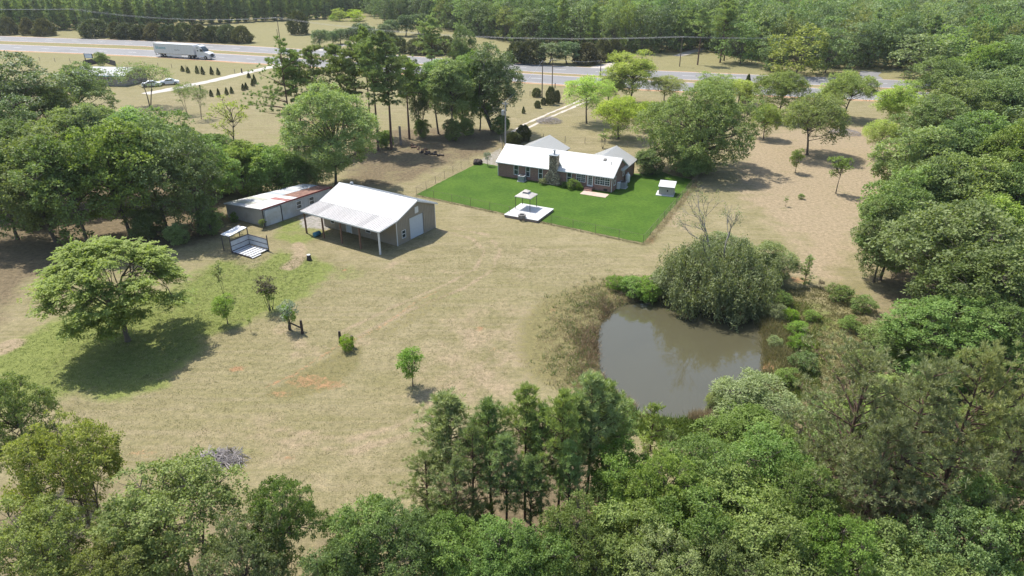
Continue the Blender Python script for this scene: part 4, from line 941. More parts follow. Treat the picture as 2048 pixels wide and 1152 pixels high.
sg = G(180, 125); hsg = height_at(*sg, 107); sign = empty('roadside_sign', (sg[0], sg[1], 0), R(-14), 'dark framed sign with two pale boards facing the highway', 'sign')
for x in (-1.45, 1.45): MB().box(x - .09, x + .09, -.09, .09, -.1, hsg).build('post', M['dark_metal'], sign)
for k, (z0, z1) in enumerate(((.50, .70), (.73, .96))):
    MB().box(-1.36, 1.36, -.05, .05, hsg * z0, hsg * z1).build('sign_board', mk('pale_blue_board%d' % k, (.50, .56, .66), .6, .1, 1.2), sign)
MB().box(-1.45, 1.45, -.06, .06, hsg * .97, hsg).build('top_rail', M['dark_metal'], sign)
fe = gp([(168,132),(206,124.5),(233,133)]); f0 = fe[0]
bf = empty('board_fence', (f0[0], f0[1], 0), 0, 'dark weathered board fence corner beside the roadside sign', 'fence')
bm_ = MB().box(-.14, .14, -.015, .015, 0, 1.55).mesh('board', mk('dark_grey_board', (.10, .085, .08), .9, .25, 4, perobj=.35))
for p, q_ in zip(fe[:-1], fe[1:]):
    ln = np.linalg.norm(q_ - p); n = int(ln / .3); an = math.atan2(*(q_ - p)[::-1])
    for k in range(n): o = link('board', bm_, bf); o.location = (*(p + (q_ - p) * (k + .5) / n - f0), 0); o.rotation_euler.z = an
def wpost(px, base, top, r, label, mat='dark_wood', name='wooden_post'):
    x, y = G(px, base); h = height_at(x, y, top); mb = MB().tube([(0, 0, -.15), (.01, 0, h * .6), (.015, .01, h)], [r, r * .95, r * .9], 8)
    o = mb.build(name, M[mat]); o.location = (x, y, 0); tag(o, label, 'post'); return o
wpost(401, 181, 170, .2, 'lone dark post beside the gravel driveway')
wpost(484, 146, 137, .2, 'dark gate post at the highway end of the gravel driveway')
wpost(801.5, 290, 252, .22, 'broken grey pole stump standing at the edge of the pine shade', 'grey_wood')
wpost(1110, 176, 166, .12, 'thin marker post on the verge beyond the two dark poles')
wpost(1138, 193, 185, .2, 'short dark corner post of the wire fence by the highway')

# ------------------------------------------------------------------ things in the near pasture
def rail_frame(p0, p1, tops, rail, label):
    a, b = np.array(G(*p0)), np.array(G(*p1)); f = empty('rail_fence_remnant', (a[0], a[1], 0), 0, label, 'fence')
    for (q_, tp) in ((a, tops[0]), (b, tops[1])):
        h = height_at(q_[0], q_[1], tp); d = q_ - a
        MB().tube([(d[0], d[1], -.15), (d[0] + .02, d[1], h * .7), (d[0] + .01, d[1] + .02, h)], [.13, .125, .11], 8).build('post', M['dark_wood'], f)
    d = b - a
    for z0, z1 in rail: MB().bar((d[0]*.06, d[1]*.06, z0), (d[0]*.94, d[1]*.94, z1), .08, .12).build('rail', M['dark_wood'], f)
rail_frame((580, 659), (605, 668), (644, 641), [(.75, .62)], 'dark two-post rail fence piece beside the white blossoming sapling')
rail_frame((681, 687), (705, 694), (663, 672), [(.35, .15)], 'dark two-post rail fence piece overgrown with vines')
x, y = G(618.5, 520); st = empty('tree_stump', (x, y, 0), 0, 'dark tree stump with pale sawn top in front of the barn', 'stump')
MB().lathe([(.34, -.1), (.27, .15), (.23, .45), (.22, .62)], 12).build('stump_bark', M['dark_wood'], st, True); MB().lathe([(.205, .621), (.2, .66), (.02, .67)], 12).build('sawn_top', M['trim'], st)
def brush(px, py, rx, ry, h, n, label, seed, mat='twig', zofs=0):
    rng = random.Random(seed); x, y = G(px, py); mb = MB()
    for _ in range(n):
        t = rng.uniform(0, math.tau); rr_ = rng.random() ** .6; cx, cy_ = rx * rr_ * math.cos(t), ry * rr_ * math.sin(t)
        zz = h * (1 - rr_ ** 2) * rng.uniform(.1, 1); a = rng.uniform(0, math.tau); l = rng.uniform(.5, 1.5); e = rng.uniform(-.35, .35)
        d = Vector((math.cos(a), math.sin(a), e)) * l / 2; p = Vector((cx, cy_, zz + .05)); k_ = Vector((rng.uniform(-.1,.1), rng.uniform(-.1,.1), rng.uniform(0,.12)))
        r_ = rng.uniform(.008, .03); z0 = lambda v: Vector((v.x, v.y, max(v.z, .01)))
        mb.tube([z0(p - d), z0(p + k_), z0(p + d)], [r_, r_ * .8, r_ * .4], 4, False)
    o = mb.build('brush_pile', M[mat]); o.location = (x, y, zofs); tag(o, label, 'brush pile'); return o
brush(440, 922, 1.7, 1.0, .6, 380, 'grey pile of cut branches at the edge of the near trees', 2)
brush(1098, 244, 2.6, 2.4, .9, 420, 'grey brush pile beside the driveway wheel tracks', 3)
brush(1690, 267, 3.0, 2.6, .8, 350, 'grey brush pile under the orchard trees on the right', 4)
rng = random.Random(6); ln_ = gp([(822,292),(838,298),(852,305),(868,309),(878,313)])
LOGS = []
for k in range(26):
    t = rng.uniform(0, 3.99); i = int(t); p = ln_[i] + (ln_[i + 1] - ln_[i]) * (t - i) + np.array([rng.uniform(-.7, .7), rng.uniform(-.8, .8)])
    l = rng.uniform(.35, .8); r_ = rng.uniform(.1, .2); mb = MB().lathe([(r_, -l/2), (r_ * .97, l/2)], 9); mb.v = [(v[2], v[1], v[0] + r_ * .95) for v in mb.v]
    o = mb.build('cut_log', M['dark_wood'] if t > 1.6 else M['wood_post']); o.location = (p[0], p[1], 0); o.rotation_euler.z = rng.uniform(0, 3.1)
    tag(o, 'cut log', 'log', 'cut logs scattered under the pines'); LOGS.append(o)
order_labels(LOGS, lambda o, k: '%s cut log, %s from the left in the scattered row under the pines' % ('dark' if o.data.materials[0] == M['dark_wood'] else 'reddish brown', nth(k)))
x, y = G(955, 328); cp_ = MB()
rng = random.Random(3)
for k in range(7): a = rng.uniform(0, 6.28); cp_.lathe([(.02, 0), (.35, .05), (.42, .3), (.3, .6), (.05, .75)], 7, (.45*math.cos(a), .45*math.sin(a), rng.uniform(-.05, .1)))
o = cp_.build('stone_heap', M['dark_wood'], None, True); o.location = (x, y, 0); tag(o, 'dark heap at the back left corner of the lawn', 'heap')

# ------------------------------------------------------------------ vegetation generators
def nrm(v): return v / (np.linalg.norm(v, axis=-1, keepdims=True) + 1e-9)
class Leaves:
    def __init__(s): s.p = []; s.a = []; s.n = []; s.l = []; s.w = []; s.c = []
    def add(s, p, a, n, l, w, c):
        s.p.append(p); s.a.append(a); s.n.append(n); k = len(p)
        s.l.append(np.broadcast_to(l, (k,))); s.w.append(np.broadcast_to(w, (k,))); s.c.append(np.broadcast_to(c, (k,)))
    def mesh(s, name, m, fold=.12):
        p, a, n = np.concatenate(s.p), nrm(np.concatenate(s.a)), np.concatenate(s.n)
        l, wd, c = np.concatenate(s.l)[:, None], np.concatenate(s.w)[:, None], np.concatenate(s.c)
        n = nrm(n - a * (n * a).sum(1, keepdims=True)); sd = np.cross(a, n)
        mid = p + a * l * .5 + n * l * fold
        v = np.stack([p, mid + sd * wd * .5, p + a * l, mid - sd * wd * .5], 1).reshape(-1, 3)
        f = np.arange(len(v)).reshape(-1, 4)
        me = bpy.data.meshes.new(name); fill_mesh(me, v, f)
        at = me.attributes.new('clump', 'FLOAT', 'POINT'); at.data.foreach_set('value', np.repeat(c, 4).astype(np.float32))
        me.materials.append(m); return me
def limb(mb, a, b, r0, r1, rng, bend=.12, n=5, sides=5):
    a, b = np.array(a, float), np.array(b, float); L_ = np.linalg.norm(b - a); off = rng.normal(0, bend * L_, 3); off[2] = abs(off[2]) * .4
    pts = [a + (b - a) * t + off * math.sin(math.pi * t) for t in np.linspace(0, 1, n)]
    mb.tube([tuple(p) for p in pts], list(np.linspace(r0, r1, n)), sides, False); return pts
def broadleaf(name, m, seed, h=11., w=9., cb=.28, lobes=26, cpl=26, lpc=28, leaf=.2, asp=.55, lobe_r=.2, cl_r=.32, trunk=.19, shape='dome', stems=1, flatten=.75, upb=.55, bark_='bark', twigs=True, tint_up=.0, low=.45):
    """crown of leafy lobes carried on limbs: every lobe holds clusters, every cluster its leaves"""
    rng = np.random.default_rng(seed); lv = Leaves(); tb = MB()
    cz = h * (cb + 1) / 2; sz = h * (1 - cb) / 2; sw = w / 2; cs = []
    ga = math.pi * (3 - math.sqrt(5)); n0 = int(lobes * 1.35)
    for i in rng.permutation(n0):
        zz = 1 - 2 * (i + .5) / n0
        if zz < -.2 and rng.random() > low: continue
        if len(cs) >= lobes: break
        t = i * ga + rng.normal(0, .25); r = math.sqrt(max(0, 1 - zz * zz)); rad = rng.uniform(.55, .88) if rng.random() > .15 else rng.uniform(.05, .5)
        d = np.array([r * math.cos(t), r * math.sin(t), zz])
        if shape == 'vase': d[:2] *= .55 + .45 * (zz + 1) / 2
        if shape == 'cone': d[:2] *= max(.15, .98 - .8 * (zz + 1) / 2)
        if shape == 'tall': d[:2] *= .85
        cs.append(np.array([0, 0, cz]) + d * np.array([sw, sw, sz]) * rad)
    roots = [np.array([rng.normal(0, .028 * w), rng.normal(0, .028 * w), 0]) * (stems > 1) for _ in range(stems)]; tops = []
    for q_ in roots:
        tp = np.array([rng.normal(0, .05 * w), rng.normal(0, .05 * w), h * (cb + .30)]) if stems == 1 else np.array([q_[0] * 5 + rng.normal(0, .05 * w), q_[1] * 5 + rng.normal(0, .05 * w), h * (cb + .25)])
        tr_ = trunk if stems == 1 else trunk * .62
        pts = limb(tb, q_ + np.array([0, 0, -.15]), tp, tr_, tr_ * .42, rng, .03, 7, 8); tops.append((pts, tr_))
        tb.tube([tuple(q_ + np.array([0, 0, -.15])), tuple(q_ + np.array([0, 0, .35]))], [tr_ * 1.45, tr_ * .98], 8, False)
    for li, c in enumerate(cs):
        pts, tr_ = tops[li % stems]; fr = min(.98, max(.42, (c[2] / h - .12) / (cb + .30)))
        a = pts[0] + (pts[-1] - pts[0]) * fr; idx = min(len(pts) - 1, int(fr * (len(pts) - 1) + .5)); a = pts[idx]
        lp = limb(tb, a, c, tr_ * .34, .03, rng, .10, 5, 5)
        lr = lobe_r * w * rng.uniform(.72, 1.25); tint = rng.uniform(.0, 1.0)
        outd = nrm(c - np.array([0, 0, cz - sz * .35])); nc = int(cpl * rng.uniform(.8, 1.2))
        d = nrm(rng.normal(0, 1, (nc * 3, 3)) + outd * .55 + np.array([0, 0, .35])); d = d[(d @ (outd * .6 + np.array([0, 0, .6]))) > -.35][:nc]
        pos = c + d * (lr * rng.uniform(.68, 1.08, (len(d), 1))) * np.array([1, 1, flatten])
        pos[:, 2] = np.maximum(pos[:, 2], .35)
        if twigs:
            for p_ in pos[::3]: tb.tube([tuple(c + (p_ - c) * .05), tuple(c + (p_ - c) * .55 + rng.normal(0, .05, 3)), tuple(p_)], [.028, .018, .008], 3, False)
        for p_, dd in zip(pos, d):
            n_ = int(lpc * rng.uniform(.7, 1.3)); sd_ = nrm(rng.normal(0, 1, (n_, 3)) + dd * .5 + np.array([0, 0, .75])); rs = cl_r * 1.35 * rng.uniform(.75, 1.3)
            q_ = p_ + sd_ * (rs * rng.uniform(.35, 1.05, (n_, 1))) * np.array([1, 1, .62])
            nn = nrm(sd_ * .75 + np.array([0, 0, upb * .7]) + rng.normal(0, .38, (n_, 3))); ax_ = nrm(sd_ * .9 + rng.normal(0, .7, (n_, 3)) + np.array([0, 0, -.35]))
            cc = np.clip(tint * .6 + rng.uniform(0, .4) + tint_up * (p_[2] / h - .5), 0, 1); ll = leaf * rng.uniform(.7, 1.3, n_)
            lv.add(q_, ax_, nn, ll, ll * asp, cc)
    return dict(crown=lv.mesh(name + '_crown', m), trunk=tb.mesh(name + '_trunk', M[bark_], True), h=h, w=w)
def tuft(lv, p, d, rng, n, l, wd, c, spread=.75):
    ax_ = nrm(d + rng.normal(0, spread, (n, 3)) * np.array([1, 1, .8]) + np.array([0, 0, .15])); lv.add(np.repeat(p[None], n, 0) + rng.normal(0, .03, (n, 3)), ax_, rng.normal(0, 1, (n, 3)), l * rng.uniform(.7, 1.2, n), wd, c)
def pine(name, m, seed, h=12., w=4.5, cb=.35, whorls=16, br=5, tl=.3, tw=.05, nt=18, tufts=6, trunk=.13, shape='young', side=0.0, dens=1.0, rise=.35):
    rng = np.random.default_rng(seed); lv = Leaves(); tb = MB()
    lean = rng.normal(0, .012 * h, 2); top = np.array([lean[0], lean[1], h])
    pts = limb(tb, (0, 0, -.15), top, trunk, .03, rng, .008, 9, 8)
    def at(z): t = min(1, max(0, z / h)) * 8; i = min(7, int(t)); return pts[i] + (pts[i + 1] - pts[i]) * (t - i)
    for wv in range(whorls):
        f = wv / (whorls - 1); z = h * (cb + (1 - cb) * (f ** .9)) - .1
        if shape == 'young': rad = w / 2 * (.35 + .65 * min(1, f / .3)) * (1 - f) ** .72 + .18
        else: rad = w / 2 * (.55 + .45 * math.sin(math.pi * min(1, f * .9 + .15))) * (1 - .55 * f ** 3) * rng.uniform(.6, 1.15)
        nb = max(2, int(br * rng.uniform(.6, 1.2) * (1 if shape == 'young' else .8)))
        for b_ in range(nb):
            t = rng.uniform(0, math.tau); rl = rad * rng.uniform(.5, 1.4)
            if side and math.cos(t - side) > .3: rl *= 1.25
            a = at(z); d = np.array([math.cos(t), math.sin(t), rng.normal(rise + .5 * f, .12)]); e = a + d * rl
            lp = limb(tb, a, e, .018 + .014 * rl, .008, rng, .06, 4, 4); c0 = rng.uniform(0, 1)
            nt_ = max(2, int(tufts * dens * (.4 + rl / (w / 2)) * rng.uniform(.7, 1.3)))
            for k_ in range(nt_):
                u = 1 - (k_ / nt_) ** 1.2 * .72; i = min(2, int(u * 3)); q_ = lp[i] + (lp[i + 1] - lp[i]) * (u * 3 - i)
                sp = rng.normal(0, .16 * rl + .05, 3) * (1 if k_ else 0); sp[2] = abs(sp[2]) * .6
                if k_ and k_ % 2: tb.tube([tuple(q_), tuple(q_ + sp)], [.012, .006], 3, False)
                dd = nrm(d * .5 + sp + np.array([0, 0, .75])); tuft(lv, q_ + sp, dd, rng, nt, tl, tw, np.clip(c0 * .55 + rng.uniform(0, .45), 0, 1))
    for k_ in range(4): tuft(lv, top + np.array([0, 0, -.25 * k_]), np.array([0, 0, 1.]), rng, nt, tl, tw, .8, .5)
    return dict(crown=lv.mesh(name + '_crown', m, .02), trunk=tb.mesh(name + '_trunk', M['pine_bark'], True), h=h, w=w)
def cedar(name, m, seed, h=4., w=3.6, n=5200, l=.32, wd=.14, shape='round', base=.02):
    rng = np.random.default_rng(seed); lv = Leaves(); tb = MB().tube([(0, 0, -.1), (0, 0, h * .85)], [.1, .02], 6)
    u = rng.random(n); t = rng.uniform(0, math.tau, n); z = base + (1 - base) * u
    if shape == 'round': r = np.sqrt(np.clip(1 - ((z - .42) / .60) ** 2, 0, 1))
    elif shape == 'cone': r = np.where(z < .18, .6 + z * 2.2, (1 - z) / .82) ** .85
    else: r = np.where(z < .3, .75 + z * .8, np.sqrt(np.clip((1 - z) / .7, 0, 1)))
    lump = 1 + .13 * np.sin(t * 3 + z * 9 + seed) + .10 * np.sin(t * 7 - z * 13 + 2 * seed) + .06 * np.sin(t * 13 + z * 21)
    rr_ = r * lump * (w / 2) * (rng.random(n) ** .16)
    p = np.stack([rr_ * np.cos(t), rr_ * np.sin(t), np.maximum(z * h * (1 + .05 * np.sin(t * 4 + seed)), .03)], 1); o = np.stack([np.cos(t), np.sin(t), np.zeros(n)], 1)
    lv.add(p, nrm(o * .75 + np.array([0, 0, .75]) + rng.normal(0, .35, (n, 3))), nrm(o + rng.normal(0, .5, (n, 3))), l * rng.uniform(.6, 1.3, n), wd, np.clip(.35 + .35 * np.sin(t * 5 + z * 11 + seed) + rng.normal(0, .2, n), 0, 1))
    return dict(crown=lv.mesh(name + '_crown', m, .05), trunk=tb.mesh(name + '_trunk', M['bark'], True), h=h, w=w)

PB = {}
def bl(key, m, seed, **kw): PB[key] = broadleaf(key, M[m], seed, **kw)
near = dict(lobes=34, cpl=24, lpc=34, leaf=.18, cl_r=.25)
bl('oakA', 'lf_oak', 1, lobe_r=.165, **near); bl('oakB', 'lf_bright', 2, lobe_r=.155, **near); bl('oakC', 'lf_olive', 3, stems=3, cb=.3, shape='vase', low=.3, lobe_r=.16, **near)
bl('oakD', 'lf_dark', 4, w=10, cb=.2, **near); bl('oakE', 'lf_bright', 5, h=8, w=6, cb=.12, stems=2, lobes=28, cpl=24, lpc=32, leaf=.16, cl_r=.23, lobe_r=.175)
mid = dict(lobes=34, cpl=22, lpc=26, leaf=.27, cl_r=.34, low=.75)
bl('midA', 'lf_oak', 11, h=13, w=9, cb=.12, **mid); bl('midB', 'lf_dark', 12, h=13, w=10, cb=.12, **mid); bl('midC', 'lf_shrub', 13, h=12, w=8, cb=.1, **mid)
bl('bigoak', 'lf_oak', 14, h=11, w=16, cb=.02, lobes=74, cpl=30, lpc=24, leaf=.24, cl_r=.34, lobe_r=.125, trunk=.42, flatten=.9, low=.95)
bl('paleA', 'lf_pale', 15, h=14, w=11, cb=.08, lobes=60, cpl=30, lpc=28, leaf=.25, asp=.42, cl_r=.36, lobe_r=.15, low=.8)
bl('paleB', 'lf_pale', 16, h=14, w=7, cb=.25, lobes=40, cpl=24, lpc=26, leaf=.28, asp=.45, cl_r=.36, lobe_r=.19, shape='tall')
bl('darkT', 'lf_dark', 17, h=14, w=9, cb=.12, lobes=42, cpl=26, lpc=22, leaf=.24, cl_r=.34, lobe_r=.16, stems=3, trunk=.3, shape='tall', low=.7)
bl('pecanA', 'lf_pecan', 18, h=9, w=7.5, cb=.22, lobes=40, cpl=22, lpc=19, leaf=.24, asp=.42, cl_r=.34, lobe_r=.17, shape='vase', trunk=.16, low=.6)
bl('pecanB', 'lf_pecan', 19, h=9, w=7.5, cb=.24, lobes=36, cpl=20, lpc=18, leaf=.24, asp=.42, cl_r=.36, lobe_r=.18, trunk=.16, low=.7)
bl('limeT', 'lf_lime', 20, h=6.5, w=7, cb=.14, lobes=36, cpl=22, lpc=20, leaf=.22, asp=.45, cl_r=.32, lobe_r=.17, trunk=.15)
bl('greenP', 'lf_orchard', 21, h=9, w=8.5, cb=.18, lobes=42, cpl=22, lpc=22, leaf=.24, asp=.45, cl_r=.34, lobe_r=.17, trunk=.17)
bl('sparse', 'lf_shrub', 22, h=9, w=8, cb=.35, lobes=22, cpl=14, lpc=12, leaf=.24, asp=.45, cl_r=.34, lobe_r=.16, stems=2, shape='vase', trunk=.14)
bl('shrubA', 'lf_shrub', 23, h=2.4, w=2.6, cb=.02, lobes=16, cpl=16, lpc=18, leaf=.13, cl_r=.16, lobe_r=.22, stems=3, trunk=.05, low=.9)
bl('shrubB', 'lf_spring', 24, h=2.6, w=2.8, cb=.02, lobes=16, cpl=16, lpc=18, leaf=.15, asp=.45, cl_r=.18, lobe_r=.22, stems=3, trunk=.05, low=.9)
bl('shrubC', 'lf_willow', 25, h=2.4, w=2.4, cb=.02, lobes=14, cpl=16, lpc=18, leaf=.15, asp=.28, cl_r=.18, lobe_r=.22, stems=3, trunk=.05, low=.9)
bl('willowB', 'lf_willow', 33, h=4.5, w=5.5, cb=.03, lobes=34, cpl=24, lpc=26, leaf=.22, asp=.26, cl_r=.28, lobe_r=.16, stems=4, trunk=.09, low=.9)
bl('thick', 'lf_shrub', 34, h=5, w=5, cb=.03, lobes=32, cpl=20, lpc=20, leaf=.22, cl_r=.26, lobe_r=.17, stems=3, trunk=.08, low=.9)
bl('sapG', 'lf_spring', 26, h=3.6, w=2.0, cb=.22, lobes=20, cpl=13, lpc=15, leaf=.13, asp=.5, cl_r=.15, lobe_r=.22, trunk=.05, low=.8)
bl('sapD', 'lf_shrub', 27, h=3.2, w=1.8, cb=.30, lobes=12, cpl=9, lpc=12, leaf=.13, asp=.5, cl_r=.13, lobe_r=.17, trunk=.045, stems=2, shape='vase')
bl('sapR', 'lf_reddish', 28, h=3.2, w=2.0, cb=.42, lobes=12, cpl=9, lpc=10, leaf=.13, asp=.5, cl_r=.13, lobe_r=.15, trunk=.04, stems=3, shape='vase')
bl('sapThin', 'lf_shrub', 29, h=3.4, w=1.0, cb=.35, lobes=9, cpl=7, lpc=9, leaf=.12, asp=.45, cl_r=.10, lobe_r=.22, trunk=.03, stems=2, shape='vase')
bl('sapW', 'lf_blossom', 30, h=2.4, w=1.7, cb=.35, lobes=12, cpl=10, lpc=10, leaf=.12, asp=.6, cl_r=.12, lobe_r=.19, trunk=.05)
bl('spindly', 'lf_lime', 31, h=8, w=5, cb=.22, lobes=20, cpl=9, lpc=9, leaf=.22, asp=.5, cl_r=.26, lobe_r=.12, trunk=.11, shape='vase')
bl('magnolia', 'lf_dark', 32, h=6, w=6, cb=.1, lobes=26, cpl=16, lpc=14, leaf=.3, cl_r=.34, lobe_r=.18)
farp = dict(lobes=26, cpl=13, lpc=9, leaf=.52, asp=.6, cl_r=.45, twigs=False)
bl('farA', 'lf_far', 41, h=15, w=9.5, cb=-.10, lobe_r=.2, low=.9, **farp); bl('farB', 'lf_dark', 42, h=15, w=9, cb=-.10, lobe_r=.2, low=.9, **farp); bl('farC', 'lf_pale', 43, h=14, w=9, cb=-.10, lobe_r=.2, low=.9, **farp); bl('farD', 'lf_lime', 44, h=12, w=10, cb=-.10, lobe_r=.2, low=.9, **farp); bl('farE', 'lf_olive', 45, h=14, w=10, cb=-.10, lobe_r=.2, low=.9, **farp)
for k in range(3): PB['ypine%d' % k] = pine('ypine%d' % k, M['lf_pine'], 60 + k, h=11, w=(4.0, 3.6, 4.8)[k], cb=(.36, .42, .16)[k], whorls=18, br=6, tl=.36, tw=.04, nt=22, tufts=7, rise=.6)
for k in range(3): PB['tpine%d' % k] = pine('tpine%d' % k, M['lf_pine'], 70 + k, h=19, w=(7, 6, 7)[k], cb=(.48, .55, .42)[k], whorls=15, br=5, tl=.45, tw=.09, nt=22, tufts=12, trunk=.24, shape='old', rise=.15, dens=1.6)
for k in range(2): PB['bpine%d' % k] = pine('bpine%d' % k, M['lf_pine2'], 75 + k, h=13, w=(8.5, 7.5)[k], cb=(.16, .2)[k], whorls=17, br=6, tl=.33, tw=.045, nt=24, tufts=10, trunk=.24, shape='old', rise=.25, dens=1.7)
PB['lpine'] = pine('lpine', M['lf_pine'], 78, h=19, w=8, cb=.34, whorls=15, br=4, tl=.45, tw=.09, nt=20, tufts=9, trunk=.22, shape='old', side=math.pi, rise=.12)
for k in range(2): PB['fpine%d' % k] = pine('fpine%d' % k, M['lf_pine'], 80 + k, h=15, w=5.4, cb=.03, whorls=16, br=7, tl=.75, tw=.34, nt=9, tufts=5, trunk=.18)
PB['spine'] = pine('spine', M['lf_pine'], 84, h=2.8, w=1.5, cb=.06, whorls=10, br=5, tl=.24, tw=.04, nt=14, tufts=4, trunk=.05)
PB['cedR'] = cedar('cedR', M['lf_cedar'], 1); PB['cedR2'] = cedar('cedR2', M['lf_cedar_warm'], 2, shape='dome'); PB['cedC'] = cedar('cedC', M['lf_cedar'], 3, h=2.2, w=1.2, n=1600, l=.22, wd=.09, shape='cone')
PB['cedT'] = cedar('cedT', M['lf_cedar'], 5, h=11, w=5, n=7000, l=.5, wd=.2, shape='cone')

# mimosa: an umbrella of flat feathery sprays on arching limbs
def mimosa(seed=5, h=6.2, w=9.8):
    rng = np.random.default_rng(seed); lv = Leaves(); tb = MB(); cr = np.array([.25, -.1, 1.9])
    limb(tb, (0, 0, -.15), cr, .2, .15, rng, .05, 6, 9); tb.tube([(0, 0, -.15), (0, 0, .3)], [.3, .2], 9, False)
    tips = []
    for k in range(9):
        t = k * math.tau / 9 + rng.normal(0, .2); r = rng.uniform(.45, .62) * w / 2; e = np.array([r * math.cos(t), r * math.sin(t), h * rng.uniform(.66, .86)])
        lp = limb(tb, cr, e, .10, .045, rng, .10, 6, 6)
        for j in range(5):
            t2 = t + rng.normal(0, .45); r2 = r + rng.uniform(.1, .42) * w / 2; e2 = np.array([min(r2, w / 2) * math.cos(t2), min(r2, w / 2) * math.sin(t2), 0]); e2[2] = h * (.98 - .50 * (np.hypot(*e2[:2]) / (w / 2)) ** 2.2) + rng.normal(0, .3)
            limb(tb, lp[3 + j % 3], e2, .035, .014, rng, .10, 4, 4); tips.append((lp[3 + j % 3], e2))
    for k in range(40):
        t = rng.uniform(0, math.tau); r = w / 2 * math.sqrt(rng.random()) * .75; z = h * (1.0 - .46 * (r / (w / 2)) ** 2.2) + rng.normal(0, .18); e2 = np.array([r * math.cos(t), r * math.sin(t), z]); tips.append((cr + (e2 - cr) * .7, e2)); limb(tb, cr + (e2 - cr) * rng.uniform(.35, .6), e2, .025, .012, rng, .08, 4, 4)
    for k in range(14): t = rng.uniform(0, math.tau); r = w / 2 * rng.uniform(.3, .8); e2 = np.array([r * math.cos(t), r * math.sin(t), h * rng.uniform(.28, .5)]); tips.append((cr, e2)); limb(tb, cr, e2, .03, .012, rng, .1, 5, 4)
    for a, e in tips:
        c0 = rng.uniform(0, 1); d = nrm(e - a); pad = rng.uniform(.55, 1.05)
        for f in range(46):                                   # feathery fronds, leaflets along each
            b0 = e + np.array([rng.normal(0, pad * .6), rng.normal(0, pad * .6), rng.normal(0, .12)]); fd = nrm(np.array([*(nrm(d[:2]) * .6 + rng.normal(0, .8, 2)), rng.normal(-.05, .2)])); n_ = 11
            q_ = b0 + fd * np.linspace(0, .5, n_)[:, None] - np.array([0, 0, 1]) * (np.linspace(0, 1, n_) ** 2 * .10)[:, None]
            sd = np.cross(fd, [0, 0, 1.]); sg = np.where(np.arange(n_) % 2, 1, -1)[:, None]
            lv.add(q_, nrm(sd * sg + fd * .5 + rng.normal(0, .15, (n_, 3))), nrm(np.array([0, 0, 1.]) + rng.normal(0, .25, (n_, 3))), .22 * rng.uniform(.8, 1.2, n_), .11, np.clip(c0 * .5 + rng.uniform(0, .5), 0, 1))
    return dict(crown=lv.mesh('mimosa_crown', M['lf_mimosa']), trunk=tb.mesh('mimosa_trunk', M['bark'], True), h=h, w=w)
PB['mimosa'] = mimosa()
# pond willow: drooping grey-green strands below bleached dead tops
def willow(seed=9, h=6.5, w=11.):
    rng = np.random.default_rng(seed); lv = Leaves(); tb = MB(); db = MB()
    def rec(mb, a, d, l, r, lev, ends):
        e = a + nrm(d) * l; limb(mb, a, e, r, r * .6, rng, .09, 4, 5 if lev else 7)
        if lev == 0: ends.append(e); return
        for _ in range(3 if lev > 1 else 4): rec(mb, a + (e - a) * rng.uniform(.6, 1), nrm(d) + rng.normal(0, .42, 3) + np.array([0, 0, .06]), l * rng.uniform(.55, .8), r * .55, lev - 1, ends)
    ends = []
    for k in range(7):
        t = k * math.tau / 7 + rng.normal(0, .3); base = np.array([math.cos(t) * .4, math.sin(t) * .4, -.3]); rec(tb, base, np.array([math.cos(t) * rng.uniform(.5, 1.1), math.sin(t) * rng.uniform(.5, 1.1), 1.0]), rng.uniform(2.0, 2.8), .12, 3, ends)
    ends = np.array(ends); sel = np.repeat(ends, 4, 0) + rng.normal(0, .55, (len(ends) * 4, 3))
    nd = 300; t_ = rng.uniform(0, math.tau, nd); zz = rng.uniform(.15, 1, nd); rr_ = np.sqrt(1 - (zz * .92) ** 2) * w * .47 * (.78 + .22 * np.sin(t_ * 3 + 1) + .12 * np.sin(t_ * 7 + zz * 6)); dome = np.stack([rr_ * np.cos(t_), rr_ * np.sin(t_), zz * h * (.72 + .16 * np.sin(t_ * 2 + 2.5) + .08 * np.sin(t_ * 5))], 1); sel = np.concatenate([sel, dome])
    rxy = np.hypot(sel[:, 0], sel[:, 1]); sc = np.where(rxy > w * .48, w * .48 / rxy, 1); sel[:, :2] *= sc[:, None]
    for e in sel:
        ln = min(e[2] + .2, rng.uniform(.7, 2.2)); c0 = rng.uniform(0, 1); n_ = int(16 * ln + 12); u = np.linspace(0, 1, n_)[:, None]; dr = rng.normal(0, .35, 2)
        q_ = e + np.concatenate([u * dr, -u * ln], 1) + rng.normal(0, .13, (n_, 3)); q_[:, 2] = np.maximum(q_[:, 2], -.35)
        lv.add(q_, nrm(np.array([0, 0, -.75]) + rng.normal(0, .5, (n_, 3))), rng.normal(0, 1, (n_, 3)), .26 * rng.uniform(.7, 1.3, n_), .085, np.clip(c0 * .6 + rng.uniform(0, .4), 0, 1))
    de = []
    for (x, y, l) in ((-1.6, .8, 2.6), (-.9, 2.2, 3.2), (1.6, 1.4, 2.3)):
        rec(db, np.array([x * .5, y * .5, 3.2]), np.array([x * .15, y * .12 + .1, 1.0]), l, .07, 3, de)
    for e in np.array(de)[::2]:
        n_ = 16; lv.add(e + rng.normal(0, .14, (n_, 3)), nrm(rng.normal(0, 1, (n_, 3))), rng.normal(0, 1, (n_, 3)), .15, .06, .8)
    return dict(crown=lv.mesh('willow_crown', M['lf_willow']), trunk=tb.mesh('willow_trunk', M['bark'], True), dead=db.mesh('willow_dead_branches', M['dead_bark'], True), h=h, w=w)
PB['willow'] = willow()

